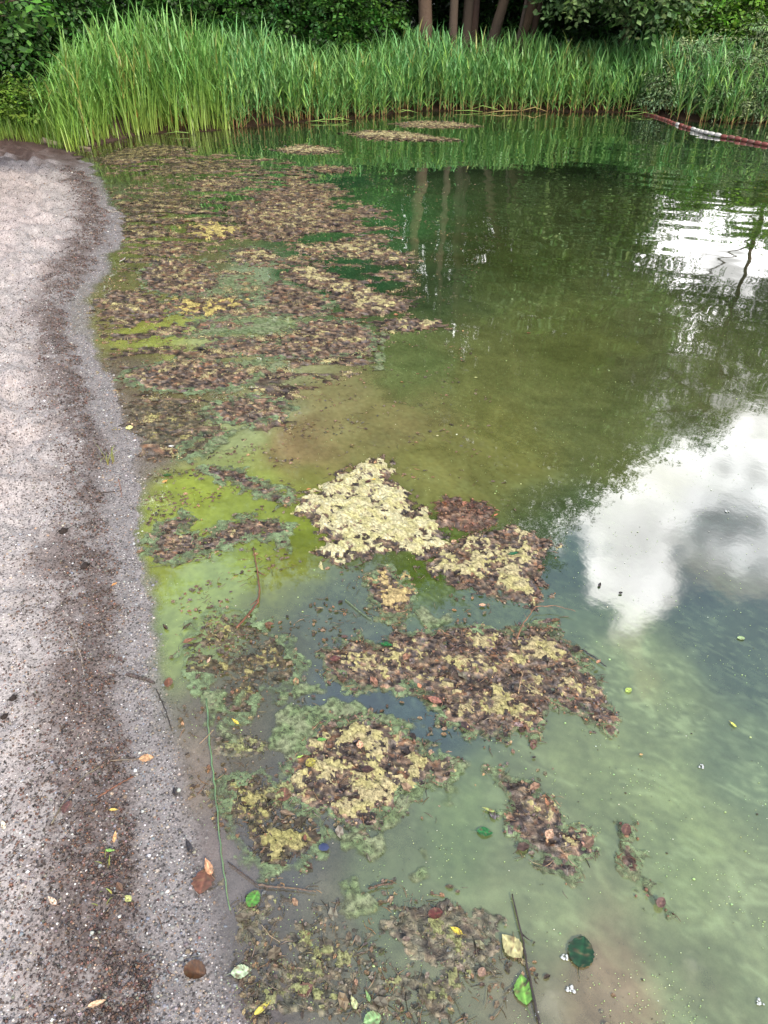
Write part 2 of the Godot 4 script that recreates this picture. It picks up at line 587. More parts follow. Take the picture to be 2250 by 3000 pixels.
	m.heightmap_enabled = true
	m.heightmap_texture = ripple
	m.heightmap_scale = 0.010
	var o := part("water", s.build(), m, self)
	tag(o, "green algae clouded pond water with sky and tree reflections", "", "", "structure")

func fleck_texture() -> ImageTexture:   # fine suspended algae
	var n := 1024
	var bytes := PackedByteArray()
	bytes.resize(n * n * 3)
	var r := RandomNumberGenerator.new()
	r.seed = 99
	var soft := noise(FastNoiseLite.TYPE_SIMPLEX_SMOOTH, 22.0, 98, 4)
	var cloud := soft.get_seamless_image(n, n).get_data()
	for i in n * n:
		var g := 196 + cloud[i] / 8 + r.randi() % 14
		bytes[i * 3] = mini(g, 255); bytes[i * 3 + 1] = mini(g, 255); bytes[i * 3 + 2] = mini(g - 4, 255)
	var im := Image.create_from_data(n, n, false, Image.FORMAT_RGB8, bytes)
	return ImageTexture.create_from_image(im)

# ---------------------------------------------------------------- trees
func leaf_blade(s: Shape, base: Vector3, dir: Vector3, nrm: Vector3, length: float, width: float, k: Color) -> void:
	var side := dir.cross(nrm).normalized() * width * 0.5
	var drop := nrm * length * 0.10
	var a := base
	var b := base + dir * length * 0.45 + nrm * length * 0.05
	var t := base + dir * length - drop
	var l := b - side - drop * 0.7
	var q := b + side - drop * 0.7
	s.tri(a, l, b, k); s.tri(l, t, b, k); s.tri(a, b, q, k); s.tri(b, t, q, k)

func sprig(seed_: int, leaves: int, size: float, wide: float, spread: float, hang: float) -> ArrayMesh:
	var r := RandomNumberGenerator.new()
	r.seed = seed_
	var s := Shape.new()
	var twig := PackedVector3Array([Vector3.ZERO, Vector3(spread * 0.5, 0.02 - hang * 0.3, 0), Vector3(spread, -hang, 0.02)])
	var brown := rgb(70, 62, 40)
	s.tube(twig, PackedFloat32Array([0.004, 0.003, 0.0015]), 3, PackedColorArray([brown, brown, brown]))
	for i in leaves:
		var t := (i + 0.6) / leaves
		var at := twig[0].lerp(twig[1], t * 2.0) if t < 0.5 else twig[1].lerp(twig[2], t * 2.0 - 1.0)
		var a := r.randf_range(-1.0, 1.0) + (1.2 if i % 2 else -1.2)
		var dir := Vector3(cos(a), r.randf_range(-0.8, 0.3) - hang, sin(a)).normalized()
		var n := Vector3(r.randf_range(-0.6, 0.6), 1.0, r.randf_range(-0.6, 0.6)).normalized()
		n = (n - dir * n.dot(dir)).normalized()
		var g := r.randf_range(0.75, 1.0)
		leaf_blade(s, at + dir * 0.015, dir, n, size * r.randf_range(0.7, 1.15), size * wide * r.randf_range(0.85, 1.1), Color(g, g, g * 0.95))
	return s.build(false)

func limb(s: Shape, a: Vector3, b: Vector3, ra: float, rb: float, bow: float, k: Color) -> void:
	var pts := PackedVector3Array()
	var radii := PackedFloat32Array()
	var cols := PackedColorArray()
	var side := Vector3(rng.randf_range(-1, 1), rng.randf_range(-0.3, 0.3), rng.randf_range(-1, 1)) * bow
	for i in 9:
		var t := i / 8.0
		pts.append(a.lerp(b, t) + side * sin(t * PI) + Vector3(rng.randf_range(-1, 1), 0, rng.randf_range(-1, 1)) * ra * 0.16)
		radii.append(lerpf(ra, rb, pow(t, 0.8)) * (1.0 + (0.35 * pow(1.0 - t, 8.0))))
		cols.append(jitter(k, 0.15))
	s.tube(pts, radii, 9, cols)

# clumps: [centre relative to the base, radii, sprigs]
func tree(called: String, label: String, category: String, base: Vector3, stems: Array, clumps: Array, twig: Mesh, leaf: Material, bark: Material, bark_k: Color, tint: Color, vary: float, scale_ := 1.0) -> Node3D:
	var o := thing(called, label, category, base)
	for st in stems:   # [foot, head, radius at foot, radius at head]
		var s := Shape.new()
		limb(s, st[0], st[1], st[2] * 0.82, st[3], st[4] if st.size() > 4 else 0.1, bark_k)
		part("trunk" if st[2] > 0.035 else "stem", s.build(), bark, o)
	var limbs := Shape.new()
	var where: Array[Transform3D] = []
	var tints := PackedColorArray()
	for cl in clumps:
		var mid: Vector3 = cl[0]
		var rad: Vector3 = cl[1]
		var near: Vector3 = stems[0][1]
		for st in stems:
			for t in [0.35, 0.6, 0.85, 1.0]:
				var q: Vector3 = st[0].lerp(st[1], t)
				if q.y < mid.y and q.distance_to(mid) < near.distance_to(mid): near = q
		var thick := clampf(0.012 * mid.y, 0.012, 0.09)
		limb(limbs, near, mid, thick, thick * 0.25, 0.12, bark_k)
		for b in 5:
			var dir := Vector3(rng.randf_range(-1, 1), rng.randf_range(-0.6, 0.8), rng.randf_range(-1, 1)).normalized()
			limb(limbs, near.lerp(mid, rng.randf_range(0.6, 1.0)), mid + dir * rad * 0.8, thick * 0.3, 0.004, 0.06, bark_k)
		for i in int(cl[2] * 1.5):
			var dir := Vector3(rng.randfn(), rng.randfn(), rng.randfn()).normalized()
			var reach := pow(rng.randf(), 0.42) * (1.0 + 0.22 * sin(dir.x * 7.0 + mid.x * 3.0) * cos(dir.y * 6.0 + mid.z))
			var at := mid + dir * rad * reach
			if at.y < 0.1: at.y = 0.1 + rng.randf() * 0.3
			var turn := Basis(Vector3.UP, atan2(-dir.z, dir.x) + rng.randf_range(-0.9, 0.9)) * Basis(Vector3.BACK, rng.randf_range(-0.6, 0.5)) * Basis(Vector3.RIGHT, rng.randf_range(-0.7, 0.7))
			where.append(Transform3D(turn.scaled(Vector3.ONE * scale_ * rng.randf_range(0.85, 1.5)), at))
			tints.append(jitter(tint, vary))
	part("branches", limbs.build(), bark, o)
	scatter("crown", twig, leaf, where, tints, o)
	return o

func ball(x: float, y: float, z: float, r: float, n: int, flat := 0.8) -> Array:
	return [Vector3(x, y, z), Vector3(r, r * flat, r), n]

func build_trees() -> void:
	var leaf := painted(0.5, 0.5, Color(0.55, 0.7, 0.25))
	var bark := painted(0.9, 0.3)
	var bump := NoiseTexture2D.new()
	bump.width = 256
	bump.height = 256
	bump.seamless = true
	bump.noise = noise(FastNoiseLite.TYPE_SIMPLEX_SMOOTH, 24.0, 71, 4)
	bark.heightmap_enabled = true
	bark.heightmap_texture = bump
	bark.heightmap_scale = 1.2
	bark.uv1_triplanar = true
	bark.uv1_scale = Vector3(5, 1.6, 5)
	var oval := sprig(1, 10, 0.075, 0.62, 0.30, 0.05)
	var hanging := sprig(2, 11, 0.085, 0.66, 0.34, 0.22)
	var dense := sprig(3, 12, 0.060, 0.7, 0.26, 0.04)
	var long := sprig(4, 12, 0.085, 0.34, 0.34, 0.10)
	var red_bark := rgb(88, 74, 66)
	var grey_bark := rgb(96, 82, 72)
	# the clump of trunks standing behind the reeds: a big alder of several stems
	var h := 0.35
	tree("alder_tree", "tall multi trunked tree with red grey stems behind the middle of the reeds", "tree", Vector3(1.07, h, -15.6), [
		[Vector3(-0.27, -0.2, 0.1), Vector3(-0.55, 8.6, 0.2), 0.150, 0.06, 0.12], [Vector3(0.16, -0.2, 0.25), Vector3(0.12, 7.4, 0.1), 0.095, 0.04, 0.1],
		[Vector3(0.38, -0.2, 0.0), Vector3(0.95, 8.8, -0.2), 0.11, 0.05, 0.1], [Vector3(0.52, -0.2, -0.2), Vector3(0.75, 9.2, -0.6), 0.13, 0.05, 0.1], [Vector3(0.62, -0.2, 0.3), Vector3(2.9, 7.0, 0.4), 0.12, 0.04, 0.08],
		[Vector3(1.18, -0.2, 0.1), Vector3(3.5, 7.4, 0.6), 0.12, 0.04, 0.12], [Vector3(1.22, -0.2, 0.3), Vector3(1.9, 4.8, 0.5), 0.045, 0.02, 0.1], [Vector3(1.55, -0.2, -0.3), Vector3(2.4, 6.5, -0.5), 0.07, 0.03, 0.1]],
		[ball(-1.6, 6.0, 0.3, 1.9, 900), ball(0.2, 7.0, 0.6, 1.8, 900), ball(1.9, 5.4, 0.9, 1.7, 800), ball(3.2, 7.2, 0.4, 1.8, 850), ball(0.5, 9.4, -0.2, 2.1, 1000), ball(-1.5, 9.2, 0.0, 1.9, 900), ball(2.2, 9.6, 0.2, 1.6, 750), ball(0.2, 11.2, 0.0, 1.3, 500), ball(-0.9, 4.6, 0.8, 1.3, 450), ball(3.6, 4.7, 0.9, 1.3, 450)],
		oval, leaf, bark, red_bark, rgb(66, 98, 42), 0.28)
	tree("gap_tree", "dark tree between the far left tree and the broad dark one", "tree", Vector3(-5.6, 0.5, -18.0), [
		[Vector3(0, -0.2, 0), Vector3(0.3, 9.0, 0), 0.16, 0.05]],
		[ball(-0.6, 2.4, 0.4, 1.7, 700), ball(0.4, 4.6, 0.4, 1.9, 700), ball(-0.6, 6.8, 0.3, 1.9, 700), ball(0.5, 8.8, 0.2, 1.8, 600), ball(0.0, 10.6, 0.2, 1.4, 400)],
		dense, leaf, bark, grey_bark, rgb(50, 82, 38), 0.28)
	tree("rear_tree", "dense green tree standing in the shade right behind the trunks", "tree", Vector3(1.2, 0.5, -18.4), [
		[Vector3(0, -0.2, 0), Vector3(0.3, 9.5, 0), 0.17, 0.05]],
		[ball(-1.2, 2.0, 0.2, 1.7, 800), ball(1.4, 2.1, 0.2, 1.8, 800), ball(-3.4, 2.6, 0.2, 1.6, 600), ball(-2.0, 4.2, 0.3, 1.9, 800), ball(0.2, 4.8, 0.4, 2.0, 800), ball(2.2, 4.4, 0.3, 1.9, 800), ball(-1.4, 7.2, 0.2, 2.1, 800), ball(1.0, 7.4, 0.2, 2.1, 800), ball(2.9, 7.0, 0.2, 1.7, 600), ball(0.0, 10.0, 0.0, 2.1, 700), ball(1.9, 9.8, 0.0, 1.6, 450), ball(-2.6, 9.6, 0.0, 1.7, 500)],
		dense, leaf, bark, grey_bark, rgb(58, 92, 40), 0.28)
	tree("dark_tree", "dark broad tree closing the background left of the trunks", "tree", Vector3(-3.2, 0.4, -16.6), [
		[Vector3(0, -0.2, 0), Vector3(0.3, 9.0, 0), 0.17, 0.05]],
		[ball(-1.8, 5.5, 0.5, 2.1, 1000), ball(0.4, 4.6, 1.2, 1.9, 900), ball(2.0, 6.0, 0.6, 2.0, 900), ball(0.2, 7.6, 0.4, 2.1, 1000), ball(-1.7, 8.9, 0.0, 1.9, 800), ball(1.4, 9.4, 0.0, 1.9, 800), ball(0.0, 11.0, 0.0, 1.6, 650), ball(-0.4, 2.6, 1.2, 1.7, 900), ball(2.2, 3.4, 0.9, 1.4, 700)],
		dense, leaf, bark, grey_bark, rgb(52, 84, 40), 0.28)
	tree("side_tree", "broad dark tree rising behind the reeds at the far left", "tree", Vector3(-7.6, 0.5, -14.6), [
		[Vector3(0, -0.2, 0), Vector3(-0.3, 9.0, 0), 0.19, 0.05]],
		[ball(-1.5, 4.6, 0.5, 2.1, 900), ball(0.9, 4.2, 1.0, 2.0, 900), ball(1.9, 6.6, 0.4, 2.1, 900), ball(-0.4, 7.4, 0.4, 2.2, 950), ball(0.5, 9.8, 0.0, 2.0, 850), ball(-2.0, 9.0, 0.0, 1.8, 700), ball(0.4, 2.0, 1.0, 1.7, 900)],
		dense, leaf, bark, grey_bark, rgb(48, 80, 38), 0.28)
	tree("willow_tree", "tree with drooping silvery green leaf curtain right of the trunks", "tree", Vector3(4.6, 0.4, -16.2), [
		[Vector3(0, -0.2, 0), Vector3(-0.2, 8.0, 0), 0.13, 0.04]],
		[ball(-1.0, 1.9, 1.5, 0.9, 480, 1.0), ball(-0.2, 1.7, 1.7, 0.7, 420, 1.1), ball(-0.1, 2.9, 1.3, 1.2, 650), ball(-1.4, 3.1, 1.2, 1.1, 600), ball(0.6, 4.6, 0.6, 1.6, 700), ball(-0.9, 6.0, 0.4, 1.7, 700), ball(1.0, 7.2, 0.2, 1.5, 550), ball(0.0, 8.6, 0.0, 1.3, 400)],
		hanging, leaf, bark, grey_bark, rgb(134, 164, 116), 0.22)
	tree("bright_tree", "loose tree with bright green leaves over the right end of the reeds", "tree", Vector3(8.0, 0.4, -16.0), [
		[Vector3(0, -0.2, 0), Vector3(0.2, 6.4, -0.3), 0.10, 0.03], [Vector3(0.2, -0.2, 0), Vector3(1.8, 4.6, -0.2), 0.06, 0.02]],
		[ball(-1.5, 3.6, 0.2, 1.0, 330), ball(0.2, 4.2, 0.4, 1.0, 260), ball(-1.1, 5.4, 0.0, 1.1, 330), ball(0.7, 5.6, 0.0, 0.9, 200), ball(-0.2, 6.8, 0.0, 0.8, 150), ball(1.9, 4.6, 0.2, 0.8, 150), ball(1.2, 3.3, 0.4, 0.5, 70), ball(-2.6, 6.6, 0.0, 1.0, 260), ball(-2.4, 4.4, 0.4, 0.9, 260)],
		oval, leaf, bark, grey_bark, rgb(88, 122, 48), 0.25)
	tree("slender_tree", "slender open crowned tree at the far right behind the shrubs", "tree", Vector3(10.9, 0.4, -17.5), [
		[Vector3(0, -0.2, 0), Vector3(-0.4, 6.0, 0), 0.10, 0.03]],
		[ball(-1.0, 4.2, 0.2, 0.8, 150), ball(0.6, 4.8, 0.4, 0.9, 180), ball(-0.6, 5.6, 0.0, 0.8, 130), ball(0.7, 6.2, 0.0, 0.7, 100), ball(-1.9, 5.2, 0.0, 0.6, 90), ball(1.7, 5.4, 0.0, 0.7, 100)],
		oval, leaf, bark, grey_bark, rgb(84, 118, 48), 0.25)
	# undergrowth along the bank behind the reeds
	var hedge := [
		["dark leafy shrub under the far left tree", -6.2, -13.6, 1.7, 1.4, 1300, 0, 66, 108, 48], ["dark shrub filling the gap behind the tall left reeds", -4.0, -14.6, 1.9, 1.5, 1400, 1, 64, 106, 48],
		["shadowy shrub in the background left of the middle", -1.9, -15.4, 1.9, 1.4, 1400, 1, 62, 104, 50], ["round leaved shrub just left of the trunks", -1.3, -15.9, 1.9, 1.2, 1200, 0, 76, 118, 52],
		["dark low shrub seen between the trunks", 1.6, -18.4, 2.6, 1.9, 1800, 1, 40, 68, 30], ["dark tall shrub behind the drooping silvery tree", 3.6, -17.8, 2.2, 1.7, 1100, 1, 56, 92, 40], ["dark hollow shrub right of the drooping tree", 5.9, -16.9, 1.7, 1.5, 900, 1, 60, 98, 44],
		["bright green shrub above the right reeds", 6.6, -15.2, 1.5, 1.2, 1200, 0, 104, 148, 56], ["large bright yellow green shrub at the right edge", 8.3, -14.6, 1.8, 1.5, 1700, 0, 122, 164, 58], ["yellow green shrub farthest right on the bank", 10.6, -13.8, 1.6, 1.5, 1300, 0, 124, 160, 62]]
	for q in hedge:
		var n: int = q[5] / 4
		var y: float = q[3] * 0.55
		var r: float = q[4]
		tree("shrub", q[0], "shrub", Vector3(q[1], 0.3, q[2]), [[Vector3(0, -0.3, 0), Vector3(0.2, q[3] * 0.8, 0), 0.03, 0.012], [Vector3(0.1, -0.3, 0), Vector3(-0.5, q[3] * 0.7, 0.2), 0.025, 0.01]],
			[ball(-r * 0.5, y * 0.9, 0.3, r * 0.75, n), ball(r * 0.5, y, 0.3, r * 0.75, n), ball(0, y * 1.5, 0, r * 0.8, n), ball(0.1, y * 0.6, 0.5, r * 0.7, n)], dense if q[6] == 1 else oval, leaf, bark, grey_bark, rgb(q[7], q[8], q[9]), 0.3)
	# the dark wood behind: trees closer than one could count
	var wood := thing("wood", "dark dense wood closing the background behind the bank", "")
	wood.set_meta("kind", "stuff")
	var where: Array[Transform3D] = []
	var tints := PackedColorArray()
	for i in 30000:
		var x := rng.randf_range(-16.0, 17.0)
		var z := -19.0 - rng.randf() * 3.0
		var top := 7.5 if x < 4.0 else lerpf(5.0, 2.6, smoothstep(4.0, 8.0, x))
		var y := 0.3 + rng.randf() * top * (0.85 + 0.3 * sin(x * 1.3) * cos(x * 0.7))
		where.append(Transform3D(Basis(Vector3.UP, rng.randf() * TAU) * Basis(Vector3.BACK, rng.randf_range(-0.6, 0.6)) * 1.7, Vector3(x, y, z)))
		tints.append(jitter(rgb(44, 70, 34), 0.3))
	scatter("foliage", dense, leaf, where, tints, wood)
	var trunks := Shape.new()
	for i in 26:
		var x := -16.0 + i * 1.28 + rng.randf_range(-0.4, 0.4)
		limb(trunks, Vector3(x, 0.2, -20.0 - rng.randf()), Vector3(x + rng.randf_range(-0.5, 0.5), 7.0 if x < 4.0 else 3.0, -20.5), 0.1, 0.03, 0.1, grey_bark)
	var tr := part("trunks", trunks.build(), bark, wood)
	tr.set_meta("kind", "stuff")
	# the leafy branch that hangs in at the top left belongs to a bush at the left shore
	var near := sprig(6, 7, 0.085, 0.62, 0.26, 0.10)
	tree("alder_bush", "leafy bush leaning in at the top left corner with round hanging leaves", "bush", Vector3(-4.6, 0.2, -7.6), [[Vector3(0, -0.2, 0), Vector3(0.3, 2.4, 0.2), 0.05, 0.02], [Vector3(0, 0.9, 0), Vector3(1.2, 1.45, 0.1), 0.02, 0.006]],
		[ball(0.2, 1.6, 0.1, 0.55, 120), ball(0.85, 1.42, 0.1, 0.3, 40), ball(1.28, 1.30, 0.1, 0.17, 16, 1.0), ball(1.5, 1.38, 0.1, 0.1, 4), ball(-0.2, 2.3, 0, 0.8, 200), ball(-0.5, 1.2, -0.2, 0.8, 170)], near, leaf, bark, grey_bark, rgb(96, 140, 60), 0.25)

# ---------------------------------------------------------------- reeds
func blade(s: Shape, foot: Vector3, yaw: float, lean: float, length: float, width: float, bend: float, k0: Color, k1: Color, segs := 6) -> void:
	var l := PackedVector3Array()
	var r := PackedVector3Array()
	var cols := PackedColorArray()
	var at := foot
	var out := Vector3(cos(yaw), 0, sin(yaw))
	var side := Vector3(-sin(yaw), 0, cos(yaw))
	var a := lean
	for i in segs + 1:
		var t := float(i) / segs
		var w := width * 0.5 * (minf(1.0, t * 5.0 + 0.45)) * (1.0 - pow(t, 2.2))
		l.append(at - side * w)
		r.append(at + side * w)
		cols.append(k0.lerp(k1, t))
		at += (out * sin(a) + Vector3.UP * cos(a)) * length / segs
		a += bend / segs * (0.5 + t)
	s.strip(l, r, cols)

func reed_parts(seed_: int, height: float) -> Array:   # [stem, leaves ...], each a Shape
	var r := RandomNumberGenerator.new()
	r.seed = seed_
	var out := []
	var s := Shape.new()
	var lean := Vector3(r.randf_range(-0.14, 0.14), 0, r.randf_range(-0.1, 0.1)) * height
	var pts := PackedVector3Array()
	var radii := PackedFloat32Array()
	var cols := PackedColorArray()
	for i in 7:
		var t := i / 6.0
		pts.append(Vector3(0, t * height, 0) + lean * t * t)
		radii.append(lerpf(0.0055, 0.002, t))
		cols.append(rgb(176, 132, 92).lerp(rgb(124, 150, 80), smoothstep(0.12, 0.42, t)))
	s.tube(pts, radii, 4, cols)
	out.append(s)
	var n := r.randi_range(8, 10)
	var yaw := r.randf() * TAU
	for i in n:
		var t := lerpf(0.10, 0.97, float(i) / (n - 1))
		var at := Vector3(0, t * height, 0) + lean * t * t
		yaw += PI + r.randf_range(-0.7, 0.7)
		var b := Shape.new()
		var g := r.randf_range(0.85, 1.1)
		blade(b, at, yaw, r.randf_range(0.25, 0.6) * (1.0 - t * 0.4), height * r.randf_range(0.30, 0.46), r.randf_range(0.014, 0.026), r.randf_range(0.5, 2.3), Color(0.51, 0.66, 0.38) * g, Color(0.46, 0.65, 0.42) * g)
		out.append(b)
	return out

func joined(shapes: Array) -> ArrayMesh:
	var s := Shape.new()
	for q in shapes:
		var n := s.v.size()
		s.v.append_array(q.v)
		s.c.append_array(q.c)
		for i in q.ix: s.ix.append(i + n)
	return s.build()

func tuft(seed_: int, blades: int, height: float, width: float, spread: float, k0: Color, k1: Color, bend := 0.6) -> Array:
	var r := RandomNumberGenerator.new()
	r.seed = seed_
	var out := []
	for i in blades:
		var s := Shape.new()
		var g := r.randf_range(0.82, 1.12)
		blade(s, Vector3(r.randf_range(-1, 1), 0, r.randf_range(-1, 1)) * spread, r.randf() * TAU, r.randf_range(0.03, 0.32), height * r.randf_range(0.65, 1.1), width * r.randf_range(0.75, 1.2), r.randf_range(0.05, bend), k0 * g, k1 * g, 7)
		out.append(s)
	return out

func build_reeds() -> void:
	var green := painted(0.45, 0.5, Color(0.5, 0.62, 0.3))
	var protos := []
	var whole: Array[ArrayMesh] = []
	for i in 8:
		var p := reed_parts(100 + i, 1.0)
		protos.append(p)
		whole.append(joined(p))
	# the bed behind the front row, too many to count
	var bed := thing("reed_bed", "dense bed of green reeds along the far bank behind its front row", "")
	bed.set_meta("kind", "stuff")
	for k in 8:
		var where: Array[Transform3D] = []
		var tints := PackedColorArray()
		for i in 620:
			var x := rng.randf_range(-4.6, 8.6)
			var back := 0.12 + pow(rng.randf(), 0.8) * 2.5
			var z := far_z(x) - back
			var tall := reed_height(x) * rng.randf_range(0.62, 1.18) * (1.0 - 0.06 * back)
			where.append(Transform3D((Basis(Vector3.UP, rng.randf() * TAU)).scaled(Vector3(1.0, tall, 1.0)), Vector3(x, maxf(land_y(x, z), -0.05) - 0.03, z)))
			tints.append(reed_tint(x))
		scatter("reeds", whole[k], green, where, tints, bed)
	# the front row stands free at the water
	var zones := [[-2.3, -0.6, "green reed with tan foot at the waterline left of the reed bed middle"], [-0.6, 0.9, "green reed with tan foot standing in the water in the middle of the bed"], [0.9, 2.6, "reed with reddish tan foot at the waterline below the tree trunks"], [2.6, 4.3, "reed with pale foot at the waterline right of the trunks"], [4.3, 5.9, "reed at the waterline beside the end of the red white float line"]]
	for zone in zones:
		for i in 46:
			var src: Array = protos[(i + int(zone[0] * 3.0 + 9.0)) % 8]
			var x: float = rng.randf_range(zone[0], zone[1])
			var z := far_z(x) + rng.randf_range(-0.16, 0.10)
			var o := thing("reed", zone[2], "reed", Vector3(x, -0.06, z), zone[2].replace("reed", "reeds"))
			var tall := reed_height(x) * rng.randf_range(0.6, 1.05)
			o.rotation.y = rng.randf() * TAU
			o.scale = Vector3(1.0, tall, 1.0)
			for q in src.size():
				if not src[q] is ArrayMesh: src[q] = src[q].build()
				part("stem" if q == 0 else "leaf", src[q], reed_mats()[int(rng.randi() % 5)] if q else reed_stem_mat(), o)
	# sword leaved plants at the left, where sand and reeds meet
	var sword := painted(0.45, 0.5, Color(0.55, 0.65, 0.25))
	var kinds: Array[ArrayMesh] = []
	var pieces := []
	for i in 5:
		var p := tuft(300 + i, 11, 1.0, 0.020, 0.07, rgb(146, 166, 80), rgb(122, 164, 78), 0.7)
		pieces.append(p)
		kinds.append(joined(p))
	for i in 64:
		var x := rng.randf_range(-4.35, -2.3)
		var z := far_z(x) + rng.randf_range(-0.75, 0.12)
		var front := z > far_z(x) - 0.25
		var o := thing("sedge_tuft", "yellow green sword leaved tuft at the water where the sand ends" if front else "sword leaved tuft in the second row at the left end of the reeds", "plant", Vector3(x, maxf(land_y(x, z), -0.05) - 0.02, z), "front sword leaved tufts" if front else "second row sword leaved tufts")
		o.rotation.y = rng.randf() * TAU
		var tall := rng.randf_range(0.6, 0.95)
		o.scale = Vector3(1.0, tall, 1.0)
		if front:
			for q in pieces[i % 5]:
				part("blade", blade_mesh(q), sword, o)
		else:
			part("blades", kinds[i % 5], sword, o)
	# old bent stalks and leaves lying on the water before the bed
	var straw := painted(0.7, 0.4)
	for i in 13:
		var x := rng.randf_range(-3.0, 4.6)
		var z := far_z(x) + rng.randf_range(0.0, 0.28)
		var s := Shape.new()
		var a := rng.randf_range(-0.5, 0.5) + (PI if rng.randf() < 0.5 else 0.0)
		var len_ := rng.randf_range(0.25, 0.7)
		var k := rgb(170, 150, 100) if rng.randf() < 0.6 else rgb(130, 160, 84)
		var p0 := Vector3(0, 0.05, 0)
		s.tube(PackedVector3Array([p0, p0 + Vector3(cos(a) * 0.5, rng.randf_range(0.0, 0.12), sin(a) * 0.3) * len_, p0 + Vector3(cos(a), -0.04, sin(a) * 0.5) * len_]), PackedFloat32Array([0.006, 0.006, 0.003]), 4, PackedColorArray([k, k, k]))
		var o := part("fallen_reed", s.build(), straw, self)
		o.position = Vector3(x, -0.02, z)
		tag(o, "bent dry reed lying on the water before the reed bed", "reed", "fallen reeds before the bed")

var blade_cache := {}
func blade_mesh(q: Shape) -> ArrayMesh:
	if not blade_cache.has(q): blade_cache[q] = q.build()
	return blade_cache[q]

var reed_paints: Array[StandardMaterial3D] = []
func reed_mats() -> Array[StandardMaterial3D]:
	if reed_paints.is_empty():
		for k in [Color(1, 1, 1), Color(0.95, 0.98, 0.95), Color(0.88, 0.97, 0.98), Color(1.08, 1.04, 0.85), Color(0.82, 0.88, 0.80)]:
			var m := painted(0.45, 0.5, Color(0.5, 0.62, 0.3))
			m.albedo_color = k
			reed_paints.append(m)
	return reed_paints

var stem_paint: StandardMaterial3D
func reed_stem_mat() -> StandardMaterial3D:
	if stem_paint == null: stem_paint = painted(0.5)
	return stem_paint

func reed_height(x: float) -> float:
	return 0.76 + 0.25 * smoothstep(-0.9, -2.6, x) - 0.3 * smoothstep(-3.4, -4.6, x) + 0.10 * sin(x * 2.1) * cos(x * 0.9) - 0.15 * smoothstep(5.4, 7.0, x)

func reed_tint(x: float) -> Color:
	var k := Color(1.0, 1.0, 0.95).lerp(Color(0.93, 1.0, 1.02), clampf(0.5 + 0.5 * sin(x * 1.7) + rng.randf_range(-0.5, 0.5), 0.0, 1.0))
	if x < -2.4: k = k.lerp(Color(1.05, 1.04, 0.8), 0.5)
	if rng.randf() < 0.05: return Color(1.25, 0.95, 0.9)   # a dead one
	return jitter(k, 0.12)

